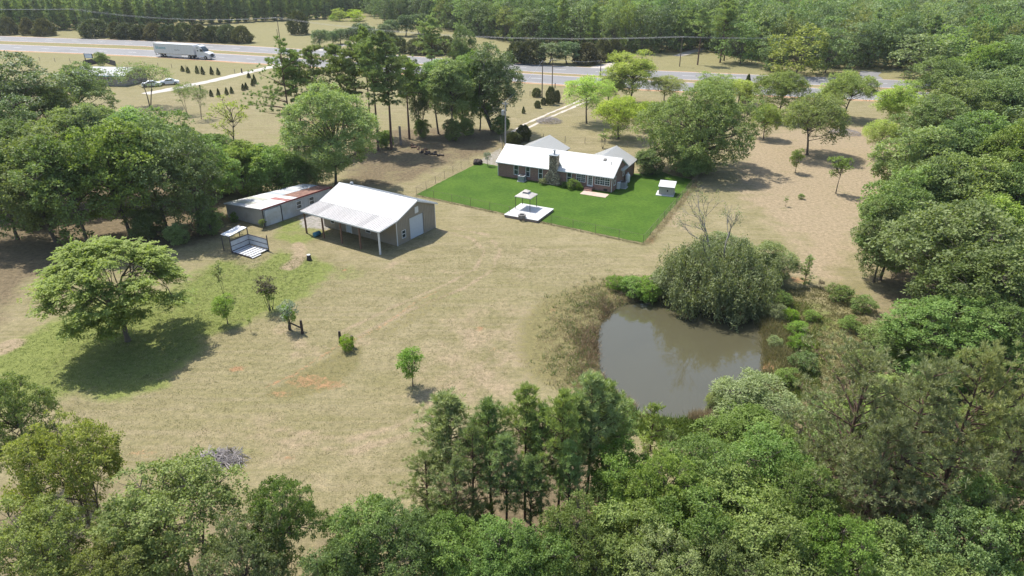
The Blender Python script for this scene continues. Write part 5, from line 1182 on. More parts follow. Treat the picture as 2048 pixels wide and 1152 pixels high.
TREES = []
def plant(kind, x, y, h, wd, name, label, cat='tree', group=None, rot=None, z=None):
    p = PB[kind]; k = len(TREES); rot = (k * 2.399963) % math.tau if rot is None else rot
    e = empty(name, (x, y, tz(x, y) if z is None else z), rot, label, cat, group); s = wd / p['w']; e.scale = (s, s, h / p['h'])
    link('crown', p['crown'], e); link('trunk', p['trunk'], e)
    if 'dead' in p: link('dead_branches', p['dead'], e)
    TREES.append((x, y, wd)); return e
def tp(kind, px, base, top, wpx, name, label, **kw):          # base and top rows of the photo
    x, y = G(px, base); h = height_at(x, y, top); dd = depth(x, y, h * .6); return plant(kind, x, y, h, wpx * dd / FPX, name, label, **kw)
def tt(kind, px, top, h, wpx, name, label, **kw):              # tree whose top shows at px, top and stands h metres tall
    x, y = G(px, top, h); dd = depth(x, y, h * .7); return plant(kind, x, y, h, wpx * dd / FPX, name, label, **kw)

# ------------------------------------------------------------------ planting
# left wood, front to back
GL = 'trees of the left wood'
tp('midA', 35, 478, 285, 165, 'leafy_tree', 'leafy tree at the left picture edge above the mimosa shade', group=GL)
tp('midC', 112, 482, 262, 175, 'leafy_tree', 'leafy tree just behind the left end of the mimosa crown', group=GL)
tp('midA', 178, 492, 268, 180, 'leafy_tree', 'dark trunked tree directly behind the middle of the mimosa', group=GL)
tp('midC', 262, 472, 240, 180, 'leafy_tree', 'leafy tree behind the right end of the mimosa crown', group=GL)
tp('midA', 335, 462, 235, 165, 'leafy_tree', 'leafy tree of the left wood two crowns left of the shed', group=GL)
tp('midB', 398, 470, 270, 140, 'leafy_tree', 'dark leafy tree overhanging the left end of the iron shed', group=GL)
tp('midC', 430, 432, 292, 105, 'leafy_tree', 'narrow leafy tree touching the back left corner of the shed', group=GL)
tp('midC', -30, 420, 220, 150, 'leafy_tree', 'leafy tree cut off by the left picture edge below the dark oak', group=GL)
tp('midA', 70, 405, 232, 150, 'leafy_tree', 'mid green tree in front of the big dark oak on the left', group=GL)
tp('midC', 150, 408, 225, 140, 'leafy_tree', 'mid green tree right of the one before the dark oak', group=GL)
tp('paleB', 225, 400, 205, 120, 'leafy_tree', 'paler open crowned tree in the middle of the left wood', group=GL)
tp('paleB', 290, 395, 215, 130, 'leafy_tree', 'paler tree right of the open crowned one in the left wood', group=GL)
tp('midC', 355, 395, 222, 125, 'leafy_tree', 'rounded green tree at the right shoulder of the left wood', group=GL)
tp('midC', 405, 385, 262, 110, 'leafy_tree', 'green tree at the right rim of the left wood above the shed', group=GL)
tp('midB', 62, 300, 106, 195, 'oak_tree', 'big dark glossy oak at the far left below the highway', group=GL)
tp('midB', -40, 310, 125, 170, 'oak_tree', 'dark oak cut off by the left edge beside the big dark oak', group=GL)
tp('midB', 20, 340, 190, 150, 'oak_tree', 'lower dark oak in front of the big dark oak on the left', group=GL)
tp('midA', 180, 266, 124, 118, 'oak_tree', 'olive round crowned tree with clear trunk left of the white roofed building', group=GL)
tp('midA', 128, 290, 158, 84, 'oak_tree', 'olive tree between the big dark oak and the clear trunked tree', group=GL)
tp('sparse', 298, 214, 126, 120, 'leafy_tree', 'open crowned tree in front of the white roofed building and cars')
tp('sparse', 376, 228, 165, 50, 'leafy_tree', 'thin leaning tree right of the parked cars')
tp('sparse', 402, 238, 172, 48, 'leafy_tree', 'thin tree just right of the leaning tree by the parked cars')
tp('spindly', 468, 302, 192, 88, 'young_tree', 'spindly yellow green tree alone before the brown field')
tp('midA', 208, 137, 103, 28, 'leafy_tree', 'small round tree standing at the dark board fence')
THK = ['tall shrub against the left end of the shed roof', 'tall shrub behind the shed, second from its left end', 'tall bright shrub behind the middle of the shed', 'tall shrub behind the rusty part of the shed roof', 'grey green shrub behind the far end of the shed', 'shrub at the foot of the spindly yellow green tree', 'shrub in the thicket right of the spindly tree', 'shrub at the left rim of the thicket below the spindly tree', 'grey green shrub at the foot of the leaning pine', 'low shrub at the front left corner of the shed', 'low shrub in the shade behind the mimosa', 'low shrub between trunks at the far left of the wood', 'low shrub left of the white panelled stand', 'little shrub at the shed left wall']
for k, (px, b, t, w_, kd) in enumerate(((458,385,305,90,'shrubA'),(500,392,298,95,'shrubA'),(545,388,300,90,'shrubA'),(585,378,308,80,'shrubA'),(615,372,318,60,'shrubC'),(480,350,285,80,'shrubA'),(535,345,292,80,'shrubA'),(445,340,270,80,'shrubA'),(575,352,305,50,'shrubC'),(424,470,420,50,'shrubA'),(300,478,420,70,'shrubA'),(75,450,400,70,'shrubA'),(360,488,450,50,'shrubA'),(470,445,425,14,'shrubB'))):
    tp({'shrubA': 'thick', 'shrubC': 'willowB'}.get(kd, kd), px, b, t, w_, 'shrub', THK[k], cat='shrub', group='thicket shrubs around the shed')
tp('sapG', 527.5, 458, 438, 14, 'sapling', 'small green sapling growing at the near corner of the shed', cat='sapling')
# mimosa and saplings of the near pasture
x, y = G(256, 682); plant('mimosa', x, y, height_at(x, y, 475) * .92, 248 * depth(x, y, 4) / FPX, 'mimosa_tree', 'wide umbrella shaped mimosa tree on the green grass', rot=.4)
tp('sapThin', 448, 592, 522, 26, 'sapling', 'tall thin sapling below the white panelled stand', cat='sapling')
tp('sapG', 456, 648, 590, 42, 'sapling', 'small bright green sapling left of the bronze one', cat='sapling')
tp('sapR', 542, 620, 556, 54, 'sapling', 'bronze tipped vase shaped sapling on the pasture', cat='sapling')
tp('sapD', 541, 619, 572, 34, 'sapling', 'dark green low stems at the foot of the bronze sapling', cat='sapling')
tp('sapW', 578, 660, 602, 36, 'sapling', 'white blossoming sapling at the two-post rail fence', cat='sapling')
tp('sapG', 581, 662, 612, 24, 'sapling', 'green leafy stem inside the white blossoming sapling', cat='sapling')
tp('sapG', 826, 772, 696, 50, 'young_tree', 'bright green young tree with dark shadow in mid pasture')
tp('sapThin', 502, 664, 632, 10, 'sapling', 'tiny bare sapling right of the small bright green one', cat='sapling')
tp('shrubB', 697, 700, 672, 30, 'vine_clump', 'vine clump growing through the dark two-post fence piece', cat='shrub')
tp('sapR', 463, 912, 896, 10, 'sapling', 'tiny rusty seedling beside the grey branch pile', cat='sapling')
# pine row and big trees left of the house
GP = 'pine row left of the house'
tp('lpine', 592, 314, 86, 100, 'pine_tree', 'leftmost tall pine with long bare limbs left of the pale tree', group=GP, rot=0)
tp('tpine1', 610, 308, 108, 62, 'pine_tree', 'second tall pine behind the pale tree', group=GP)
tp('tpine0', 648, 300, 98, 72, 'pine_tree', 'third tall pine rising above the pale tree', group=GP)
tp('tpine2', 690, 290, 96, 80, 'pine_tree', 'fourth tall pine rising above the pale tree', group=GP)
tp('tpine1', 722, 296, 92, 72, 'pine_tree', 'pine at the right shoulder of the pale tree', group=GP)
tp('tpine0', 757, 302, 84, 80, 'pine_tree', 'pine with clear dark trunk right of the pale tree', group=GP)
tp('tpine2', 783, 299, 70, 85, 'pine_tree', 'tallest pine of the row near the broken pole stump', group=GP)
tp('tpine1', 819, 278, 118, 62, 'pine_tree', 'pine with pale trunk right of the broken pole stump', group=GP)
tp('tpine0', 742, 270, 60, 60, 'pine_tree', 'pine set back behind the tallest pine of the row', group=GP)
tp('tpine1', 868, 206, 38, 56, 'pine_tree', 'flat topped tall pine rising above the leafy row', group=GP)
tp('darkT', 838, 269, 118, 62, 'leafy_tree', 'dark dense tree between the pines and the twin trunks')
tp('darkT', 930, 208, 46, 66, 'leafy_tree', 'dark ivy clad tall tree behind the leafy row', group=None)
tp('paleA', 672, 374, 168, 182, 'leafy_tree', 'large pale green feathery tree behind the barn')
tp('paleB', 877, 268, 118, 80, 'leafy_tree', 'pale green tree with twin dark trunks left of the service pole')
tp('paleB', 904, 277, 116, 90, 'leafy_tree', 'pale green tree right of the twin trunks')
tp('paleA', 928, 262, 112, 80, 'leafy_tree', 'pale green tree next to the large dark multi-stemmed tree')
tp('darkT', 990, 264, 82, 118, 'leafy_tree', 'large dark multi-stemmed tree left of the service pole')
tp('midC', 960, 262, 105, 70, 'leafy_tree', 'green tree at the left flank of the large multi-stemmed tree')
for k, (px, b, t, w_) in enumerate(((770,296,262,34),(905,282,240,36),(935,272,238,34),(1000,268,232,40),(845,276,240,30))):
    tp('thick', px, b, t, w_, 'shrub', ['dark shrub at the foot of the tallest pines', 'shrub skirt under the pale trees', 'shrub left of the multi-stemmed trunk', 'shrub at the foot of the multi-stemmed tree', 'shrub between dark dense tree and twin trunks'][k], cat='shrub', group='undergrowth of the tree row')
# driveway, verge and lawn shrubs
tp('cedR', 1047, 282, 252, 28, 'evergreen_shrub', 'taller dark shrub of the pair beside the service pole', cat='shrub')
tp('cedR', 1027, 289, 266, 30, 'evergreen_shrub', 'lower dark shrub of the pair beside the service pole', cat='shrub')
for px, b, t, w_, lb in ((1073, 194, 177, 17, 'round cedar left of the left verge pole'), (1075, 216, 202, 12, 'small round cedar nearest the wheel track'), (1087, 210, 196, 10, 'small cedar below the left verge pole'), (1101, 209, 175, 18, 'tallest dark cedar below the right verge pole'), (1114, 206, 182, 12, 'narrow cedar right of the tallest one'), (1047, 227, 214, 7, 'tiny cedar at the edge of the tree row')):
    tp('cedR' if w_ > 9 else 'cedC', px, b, t, w_, 'cedar_tree', lb, cat='cedar', group='young cedars by the verge poles')
for x, y, h, w_, kd, lb in ((8.0, -1.0, 1.0, 1.1, 'shrubC', 'pale shrub left of the stone chimney foot'), (11.4, -.8, .9, .9, 'shrubA', 'dark low shrub right of the stone chimney'), (12.6, -1.0, 1.45, 1.75, 'shrubA', 'rounded green shrub under the double window of the house'), (13.7, -.9, .9, .95, 'shrubB', 'small yellowish shrub between rounded shrub and back steps')):
    q_ = house_pt(x, y); plant(kd, *q_, h, w_, 'garden_shrub', lb, 'shrub', 'shrubs along the house wall')
tp('sapW', 975, 332, 302, 14, 'sapling', 'pale leaved sapling at the back left lawn corner', cat='sapling')
tp('sapThin', 1205, 297, 262, 22, 'young_tree', 'slim young tree behind the right wing of the house')
tp('bigoak', 1392, 338, 172, 238, 'oak_tree', 'huge dark spreading oak right of the brick house')
tp('thick', 1300, 348, 300, 62, 'leafy_shrub', 'low leafy bough mass touching the right end of the house', cat='shrub')
tp('thick', 1382, 352, 305, 70, 'leafy_shrub', 'low leafy skirt at the foot of the huge oak', cat='shrub')
# orchard of yellow-green trees
GO = 'pale orchard trees between house and highway'
for px, b, t, w_, kd, lb in ((1173,247,150,88,'pecanB','orchard tree with dark trunk left of the lime tree'),(1218,207,146,70,'pecanA','orchard tree half behind the two left orchard trees'),(1258,208,106,108,'pecanA','tall vase shaped orchard tree against the highway'),
    (1237,278,198,96,'limeT','lime yellow round tree behind the house'),(1295,262,205,50,'limeT','lime yellow tree touching the huge oak on its left'),(1328,208,150,66,'pecanB','pale orchard tree above the left shoulder of the huge oak'),(1420,215,148,86,'pecanA','yellow green tree behind the top of the huge oak'),(1475,212,158,70,'pecanB','yellow green tree behind the right shoulder of the huge oak'),
    (1553,238,142,104,'greenP','green fan shaped orchard tree right of the huge oak'),(1614,310,190,124,'greenP','round orchard tree with strong trunk in the right field'),(1688,238,142,90,'greenP','dense round orchard tree near the highway on the right'),
    (1527,278,212,58,'limeT','yellowish low tree between huge oak and fan shaped tree'),(1752,316,238,70,'pecanB','small rounded orchard tree before the right wood'),(1788,266,170,108,'pecanA','pale airy orchard tree touching the right wood'),(1650,230,170,60,'pecanA','pale tree between the two round orchard trees')):
    tp(kd, px, b, t, w_, 'orchard_tree', lb, group=GO)
tp('cedT', 1490, 205, 152, 24, 'cedar_tree', 'narrow dark evergreen among the yellow green trees', cat='cedar')
tp('sapG', 1590, 346, 298, 26, 'sapling', 'slender young tree in the right field below the strong trunked tree', cat='sapling')
tp('sapD', 1671, 387, 306, 54, 'young_tree', 'dark green young tree in the right field near the wood')
tp('sapThin', 1571, 413, 393, 10, 'sapling', 'tiny sapling in the middle of the right field', cat='sapling')
tp('shrubA', 1601, 398, 388, 12, 'sapling', 'tiny leafy tuft right of the tiny sapling in the right field', cat='sapling')
# pond surroundings
x, y = G(1432, 592); plant('willow', x, y, 7.4, 12.0, 'willow_tree', 'large drooping willow with bleached dead top at the pond', rot=.3, z=0)
x, y = G(1530, 562); plant('willowB', x, y, 4.0, 5.2, 'willow_shrub', 'grey green willow bush at the right end of the pond willow', 'shrub')
x, y = G(1345, 585); plant('willowB', x, y, 2.8, 4.6, 'willow_shrub', 'grey green willow bush at the left end of the pond willow', 'shrub')
x, y = G(1440, 530); plant('willowB', x, y, 3.4, 5.6, 'willow_shrub', 'grey green willow bush filling the back of the pond willow', 'shrub')
for px, b, h, w_, lb in ((1232,578,1.5,2.0,'left bright green shrub at the pond head'),(1262,588,1.9,2.4,'middle bright green shrub at the pond head'),(1296,590,2.4,2.8,'right bright green shrub beside the pond willow')):
    x, y = G(px, b); plant('shrubB', x, y, h, w_, 'pond_shrub', lb, 'shrub', 'bright green shrubs at the pond head')
for px, b, h, w_, kd, lb in ((1592,668,1.3,1.7,'shrubB','upper green shrub on the right pond bank'),(1598,702,1.5,1.8,'shrubB','middle green shrub on the right pond bank'),(1602,738,1.6,2.0,'shrubA','lower green shrub on the right pond bank'),(1552,640,1.7,1.7,'shrubC','olive shrub at the upper right corner of the pond'),
    (1680,600,1.6,2.3,'shrubA','round shrub beyond the grassy gap right of the pond'),(1722,622,1.5,2.2,'shrubA','shrub below the round one beyond the grassy gap'),(1700,660,1.2,1.8,'shrubA','low shrub at the right side of the grassy gap'),(1745,690,2.0,2.6,'shrubA','leafy shrub at the lower right of the grassy gap'),(1715,745,1.8,2.2,'shrubA','leafy shrub at the bottom end of the grassy gap'),
    (1566,612,1.5,1.6,'shrubA','dark green shrub below the willow on the right pond bank'),(1578,640,1.2,1.5,'shrubB','bright shrub between olive shrub and upper bank shrub'),(1572,770,1.3,1.8,'shrubA','shrub near the lower end of the right pond bank'),(1548,692,1.1,1.3,'shrubC','greyish shrub at the water edge of the right bank'),(1620,640,.9,1.4,'shrubA','low shrub on the grass behind the right bank'),
    (1640,578,1.0,.8,'sapR','brown dry shrub right of the little pine')):
    x, y = G(px, b); plant(kd, x, y, h, w_, 'bank_shrub', lb, 'shrub', 'shrubs around the pond bank')
tp('spine', 1608, 566, 515, 28, 'young_pine', 'little pine alone on the path right of the willow', cat='pine')
tp('spine', 1300, 905, 815, 52, 'young_pine', 'young pine at the near bank of the pond', cat='pine')
tp('spine', 1338, 905, 862, 32, 'young_pine', 'smaller young pine beside the near bank young pine', cat='pine')
# pine clump in the foreground
GC = 'young pines of the foreground clump'
for k, (px, b, t, w_) in enumerate(((858,1060,915,125),(908,1020,796,130),(945,1075,862,130),(985,1040,812,100),(1012,1085,880,100),(1050,1040,784,92),(1082,1055,822,86),(1112,1075,792,88),(1138,1040,800,92),(1170,1030,756,104),(1197,1015,772,104),(1224,985,804,98),(1130,1100,890,74),(1062,1110,925,80),(922,1100,925,118))):
    tp('ypine%d' % (2 if k in (0, 2, 14) else k % 2), px, b, t, w_, 'pine_tree', ['leftmost short pine of the foreground clump', 'tall left pine of the foreground clump', 'bushy pine low in the left half of the clump', 'pine with pointed tip left of the clump centre', 'lower pine before the pointed tip one', 'pine at the left of the bare trunk gap', 'slim pine over the bare trunk gap', 'slim pine in the middle of the bare trunk gap', 'pine at the right of the bare trunk gap', 'tallest pine of the clump near the pond', 'second tallest pine of the clump near the pond', 'rightmost pine of the clump at the pond bank', 'short pine at the foot of the tallest pines', 'short pine at the foot of the bare trunk gap', 'short pine at the foot of the left clump half'][k], group=GC, cat='pine')
GU = 'undergrowth of the near woods'
for px, b, h, w_, kd, lb in ((880,1095,2.6,3.4,'thick','shrub at the left foot of the pine clump'),(960,1120,2.2,3.2,'thick','shrub below the left half of the pine clump'),(1240,1010,2.6,3.6,'thick','shrub at the right foot of the pine clump'),(1035,1125,1.6,2.6,'thick','low shrub under the bare pine trunks'),(1150,1115,1.8,2.6,'thick','low shrub under the tallest pines'),
    (1640,900,2.6,3.8,'thick','shrub left of the forked dark pine'),(1690,860,2.2,3.4,'thick','shrub at the back of the forked dark pine'),(1760,900,2.8,4.2,'oakE','leafy undergrowth under the forked dark pine'),(1850,880,3.2,4.6,'oakE','leafy undergrowth between the dark pines'),(1950,900,3.2,4.6,'oakE','leafy undergrowth under the greyish pine'),(2050,900,3.2,4.6,'oakE','leafy undergrowth at the right edge under the pines'),
    (1760,800,2.0,3.4,'thick','shrub behind the forked dark pine beside the grassy gap'),(1850,790,3.0,4.2,'thick','shrub behind the second dark pine'),(1950,790,3.4,4.6,'oakE','bright undergrowth behind the greyish pine'),(1700,1000,3.4,4.2,'oakE','leafy undergrowth in front of the forked trunk'),(1900,1000,3.4,4.6,'oakE','leafy undergrowth in front of the second dark pine'),(2040,780,3.4,4.6,'oakE','bright undergrowth at the right edge behind the pines'),(1790,720,2.0,3.0,'thick','shrub at the foot of the right wood near the grassy gap'),(1640,830,1.6,2.4,'thick','small shrub at the lower end of the grassy gap')):
    x, y = G(px, b); plant(kd, x, y, h, w_, 'undergrowth_shrub', lb, 'shrub', GU)
# bottom left trees
tt('oakC', 105, 856, 9.2, 225, 'leafy_tree', 'olive bronze tree in the lower left corner')
tt('oakA', -10, 765, 8.5, 165, 'leafy_tree', 'bluish green tree cut off by the left picture edge')
tt('oakC', 40, 1030, 8, 230, 'leafy_tree', 'yellowish tree at the bottom left corner of the picture')
tt('oakC', 325, 952, 8.2, 300, 'leafy_tree', 'open multi-stemmed olive tree at the bottom left centre')
tt('oakB', 548, 968, 7.8, 165, 'leafy_tree', 'bright green tree right of the open multi-stemmed tree')
tt('oakA', 470, 1055, 7.3, 180, 'leafy_tree', 'green tree at the bottom between olive tree and bright tree')
tt('oakC', 215, 1090, 7, 200, 'leafy_tree', 'olive tree at the very bottom left of centre')
# bottom row and lower right
GB = 'leafy trees of the near lower wood'
for kd, px, t, h, w_, lb in (('oakE',720,1012,6.5,170,'left tree of the bottom row below the pines'),('oakB',800,1030,6.5,190,'second tree of the bottom row below the pines'),('oakE',905,1050,6,170,'third tree of the bottom row below the pines'),('oakB',1000,1070,6,190,'tree at the bottom centre below the pine trunks'),
    ('oakE',660,1110,6,150,'tree at the bottom edge left of the bottom row'),('oakE',1085,1065,6.5,170,'tree at the bottom edge right of the pine trunks'),('oakB',1170,1020,7,190,'bright tree at the right foot of the pine clump'),('oakE',1255,900,7,160,'bright tree right of the tallest pines'),('oakB',1330,930,7.5,190,'bright tree below the young pond pines'),
    ('oakE',1265,1030,7,190,'tree at the bottom right of the pine clump'),('oakB',1420,890,7.5,200,'bright tree below the pond reeds'),('oakE',1395,1010,7.5,200,'tree in the middle of the lower right wood'),('oakC',1330,1090,7,200,'tree at the bottom edge below the young pond pines'),('oakE',1500,830,6,190,'tree at the lower right pond bank'),
    ('oakB',1560,880,7.5,210,'bright tree between pond bank and dark pines'),('oakE',1500,960,7.5,210,'tree left of the dark pine trunks'),('oakB',1620,960,7.5,200,'bright tree at the left foot of the dark pines'),('oakE',1560,1060,7.5,210,'tree at the bottom edge left of the dark pine trunk'),('oakB',1690,1050,7.5,200,'bright tree in front of the dark pine trunk'),
    ('oakA',1470,1100,7,200,'tree at the bottom edge in the lower right wood'),('oakE',1800,1080,7,220,'tree at the bottom edge below the dark pines'),('oakB',1930,1040,7.5,230,'bright tree in the lower right corner'),('oakE',2030,980,8,200,'tree cut off by the right edge near the bottom'),('oakB',1880,1120,6.5,210,'lowest tree in the lower right corner')):
    tt(kd, px, t, h, w_, 'leafy_tree', lb, group=GB)
tt('willowB', 1512, 768, 3.4, 160, 'willow_shrub', 'leafy green shrub at the near right corner of the pond', cat='shrub')
tt('willowB', 1436, 776, 2.2, 40, 'willow_shrub', 'slim willow shoot leaning over the pond reeds', cat='shrub')
GBp = 'dark pines at the right foreground'
tt('bpine0', 1745, 722, 12, 250, 'pine_tree', 'dark pine with forked bare trunk in the right foreground', group=GBp, cat='pine')
tt('bpine1', 1860, 745, 12.5, 230, 'pine_tree', 'dark pine right of the forked one', group=GBp, cat='pine')
tt('bpine0', 1975, 730, 12.5, 240, 'pine_tree', 'greyish pine near the right picture edge', group=GBp, cat='pine')
tt('bpine1', 1790, 850, 10.5, 190, 'pine_tree', 'lower dark pine in front of the forked pine', group=GBp, cat='pine')
tt('bpine1', 2060, 830, 11.5, 200, 'pine_tree', 'dark pine cut off by the right picture edge', group=GBp, cat='pine')
# right wood
GR = 'trees of the right wood'
tp('midA', 1850, 655, 392, 250, 'oak_tree', 'large spreading tree at the front of the right wood', group=GR)
tp('midC', 1760, 560, 375, 130, 'oak_tree', 'tree leaning out over the right field at the wood edge', group=GR)
for kd, px, t, h, w_, lb in (('oakB',1930,598,7.5,240,'bright low tree below the large spreading tree'),('oakB',1840,640,5,150,'bright bush like tree at the foot of the large spreading tree'),('oakB',2035,610,8,180,'bright tree at the right edge beside the dark gap'),('midA',2000,480,11,220,'tree at the right edge behind the large spreading tree'),
    ('midA',1960,400,11,170,'tree in the second row of the right wood'),('midC',2040,400,11,170,'tree at the right edge in the second row'),('midC',1830,330,10.5,150,'tree at the left front of the right wood'),('midA',1900,320,11.5,160,'tree above the large spreading tree'),('midC',1980,310,12,160,'tree in the middle of the right wood'),('midA',2050,320,12,150,'tree at the right edge of the right wood middle'),
    ('midA',1790,400,9,110,'low tree at the field edge of the right wood'),('midC',1850,250,11,140,'tree beside the pale airy orchard tree'),('midA',1925,235,12,140,'tree in the upper middle of the right wood'),('midC',2000,225,12.5,140,'tree in the upper right of the right wood'),('midA',1870,185,11.5,120,'tree where the right wood meets the highway'),('midC',1940,160,12.5,125,'tree above the highway end of the right wood'),
    ('midA',2010,150,13,125,'tree at the right edge above the wood middle'),('midC',2060,240,13,130,'tree cut off at the right edge of the upper wood'),('midA',1905,110,13,110,'tree overtopping the highway end of the right wood'),('midC',1975,85,14,110,'tall tree at the upper right'),('midA',2040,90,14,110,'tall tree at the upper right edge')):
    tt(kd, px, t, h, w_, 'leafy_tree', lb + ' ' if False else lb, group=GR)
tt('farD', 2010, 22, 13, 120, 'lime_tree', 'lime green tree in the upper right corner'); tt('farD', 1960, 8, 13, 90, 'lime_tree', 'second lime green tree left of the upper right corner')
# beyond the highway: rounded cedars, hedge row, field trees
GH = 'rounded cedars beyond the highway'
for px, b, t, w_, kd, lb in ((20,69,36,38,'cedR2','leftmost rounded cedar beyond the highway'),(60,70,37,30,'cedR2','second rounded cedar from the left beyond the highway'),(92,71,39,42,'cedR2','bronze rounded cedar left of the field pole'),(191,74.5,40,50,'cedR','big dark rounded cedar right of the left field pole')):
    tp(kd, px, b, t, w_, 'cedar_tree', lb, cat='cedar', group=GH)
hl = ['at the left end', 'second from the left', 'third from the left', 'fourth from the left', 'fifth from the left', 'sixth from the left', 'fourth from the right', 'third from the right', 'second from the right', 'at the right end']
for k, px in enumerate((236, 258, 284, 312, 342, 372, 402, 430, 458, 486)):
    tp(('cedR2', 'cedR', 'cedR')[k % 3], px, 76.5 + (px - 236) * .037, 46 + (px - 236) * .018 + (k * 7 % 5), 36 + (k * 5 % 8), 'cedar_tree', 'hedge row cedar behind the truck, ' + hl[k], cat='cedar', group='cedars of the hedge row behind the truck')
tp('cedR', 598, 68.5, 24, 38, 'cedar_tree', 'lone tall rounded cedar in the far field', cat='cedar')
for k, (px, b, t, w_) in enumerate(((642,95,60,36),(665,91,62,28),(682,88,58,34),(708,90,55,36),(735,88,52,40),(757,98,60,40),(725,76,46,40),(770,75,48,36))):
    tp('magnolia', px, b, t, w_, 'field_tree', ['leftmost small tree of the far driveway row', 'second small tree of the far driveway row', 'third small tree of the far driveway row', 'fourth small tree of the far driveway row', 'fifth small tree of the far driveway row', 'dark round tree at the right end of the far driveway row', 'small tree behind the far driveway row', 'small tree behind the right end of the driveway row'][k], group='small trees along the far driveway')
for k, (px, b, t, w_) in enumerate(((680,42,14,30),(712,42,16,38),(664,42,28,14))): tp('farD', px, b, t, w_, 'lime_tree', ['left lime green tree at the far pine edge', 'right lime green tree at the far pine edge', 'lowest lime green tree at the far pine edge'][k], group='lime green trees at the far pine edge')
for k, (px, b, t, w_) in enumerate(((785,72,40,36),(812,72,30,40),(838,68,28,38),(780,104,66,34),(800,106,76,28),(838,108,78,44),(865,110,80,36),(890,106,74,44),(912,112,84,30))):
    tp(('magnolia', 'cedR')[k > 2], px, b, t, w_, 'field_tree', ['first round tree of the far field clump', 'second round tree of the far field clump', 'third round tree of the far field clump', 'dark shrub tree behind the pine row tops', 'low cedar behind the tallest pine', 'wide cedar left of the flat topped pine', 'cedar behind the flat topped pine trunk', 'wide cedar right of the flat topped pine', 'cedar at the foot of the ivy clad tree'][k], group='clumps in the far field')
GE = 'evergreens of the far verge clump'
for k, (px, b, t, w_, kd) in enumerate(((1035,126,86,40,'cedR'),(1062,127,84,52,'cedR'),(1098,128,86,56,'magnolia'),(1134,128,84,52,'magnolia'),(1172,128,88,56,'cedR2'),(1205,122,78,44,'cedR2'),(1228,122,80,36,'cedR2'))):
    tp(kd, px, b, t, w_, 'evergreen_tree', ['leftmost evergreen of the clump across the highway', 'second evergreen of the clump across the highway', 'third evergreen of the clump across the highway', 'fourth evergreen of the clump across the highway', 'bronze evergreen of the clump across the highway', 'tall bronze evergreen near the right end of the clump', 'rightmost greyish evergreen of the clump'][k], group=GE, cat='evergreen')
for k, (px, b, t, w_, kd) in enumerate(((1590,150,44,110,'farE'),(1480,128,35,80,'farA'),(1540,140,70,60,'farC'),(1840,162,62,120,'farA'),(1880,158,50,90,'farC'),(1650,146,50,80,'farA'))):
    tp(kd, px, b, t, w_, 'leafy_tree', ['bulky olive tree at the far highway edge', 'green tree left of the bulky olive tree', 'low pale tree left of the bulky olive tree', 'big green tree where highway meets the right wood', 'pale tree beside the big green one at the highway end', 'dark green tree right of the bulky olive tree'][k], group='trees at the far highway edge')
tp('tpine1', 1395, 130, 20, 40, 'pine_tree', 'tall bare trunked pine at the dirt lane pole', cat='pine'); tp('tpine0', 1440, 125, 10, 48, 'pine_tree', 'tall bare trunked pine right of the dirt lane', cat='pine'); tp('tpine2', 1448, 122, 5, 44, 'pine_tree', 'second tall bare trunked pine right of the dirt lane', cat='pine')
# rows of little evergreens in the neighbour's field
ev = [(365.5,143,132),(376.5,146,134),(395,147,132),(406,149,134),(424,149.5,134),(437,150,137),(423,193,180),(438,194,178),(454,190,176),(464,187,174),(487,181,168),(493,179,166),(506,172,158),(510,168,150),(498,156,146)]
for k, (px, b, t) in enumerate(ev):
    tp('cedC', px, b, t, 7.5, 'little_evergreen', ('little evergreen %s in the row above the gravel driveway' % ['first', 'second', 'third', 'fourth', 'fifth', 'sixth'][k]) if k < 6 else ('little evergreen %s in the row below the gravel driveway' % ['first', 'second', 'third', 'fourth', 'fifth', 'sixth', 'seventh', 'eighth', 'ninth'][k - 6]), cat='evergreen', group='rows of little evergreens in the neighbouring field')

# grasses and weeds: uncountable cover
def grass(name, label, m, poly, n, blades, l, wd, seed, spread=.13, lean=.35, keep=None):
    rg = np.random.default_rng(seed); pp = np.array(poly); lo_, hi_ = pp.min(0), pp.max(0); pts = np.zeros((0, 2))
    while len(pts) < n:
        q_ = rg.uniform(lo_, hi_, (n * 2, 2)); q_ = q_[sdist(q_[:, 0], q_[:, 1], pp) < 0]
        if keep is not None: q_ = q_[rg.random(len(q_)) < keep(q_[:, 0], q_[:, 1])]
        pts = np.concatenate([pts, q_])
    pts = pts[:n]; sz = rg.uniform(.5, 1.3, n); c = rg.random(n); rp = lambda a_: np.repeat(a_, blades, 0)
    P_ = rp(pts) + rg.normal(0, spread, (n * blades, 2)) * rp(sz)[:, None]; z = terrain(P_[:, 0], P_[:, 1])
    lv = Leaves(); d = nrm(np.concatenate([rg.normal(0, lean, (n * blades, 2)), np.ones((n * blades, 1))], 1))
    lv.add(np.concatenate([P_, z[:, None] - .02], 1), d, rg.normal(0, 1, (n * blades, 3)), l * rp(sz) * rg.uniform(.6, 1.2, n * blades), wd, np.clip(rp(c) * .6 + rg.uniform(0, .4, n * blades), 0, 1))
    o = link(name, lv.mesh(name, M[m], .03)); tag(o, label, 'grass', kind='stuff'); return o
def bank(a, b):
    def f(x, y):
        d0 = sdist(x, y, POND); n_ = np.sin(x * .9 + 1.1) * np.sin(y * .75 + .4) + .7 * np.sin(x * 2.1 - y * 1.3) * np.sin(y * 1.9 + x * .6); d = d0 + np.clip(d0, 0, 2.5) * .5 * n_
        return ((d0 > a) & (d < b)).astype(float) * np.clip(1.05 - (d - a) / (b - a), .05, 1) * np.clip(.55 + .6 * n_, .08, 1)
    return f
BL_ = lineg_ = [tuple(G(*p)) for p in [(1020,720),(1050,600),(1130,560),(1215,540),(1330,560),(1330,620),(1215,700),(1250,860),(1140,800)]]
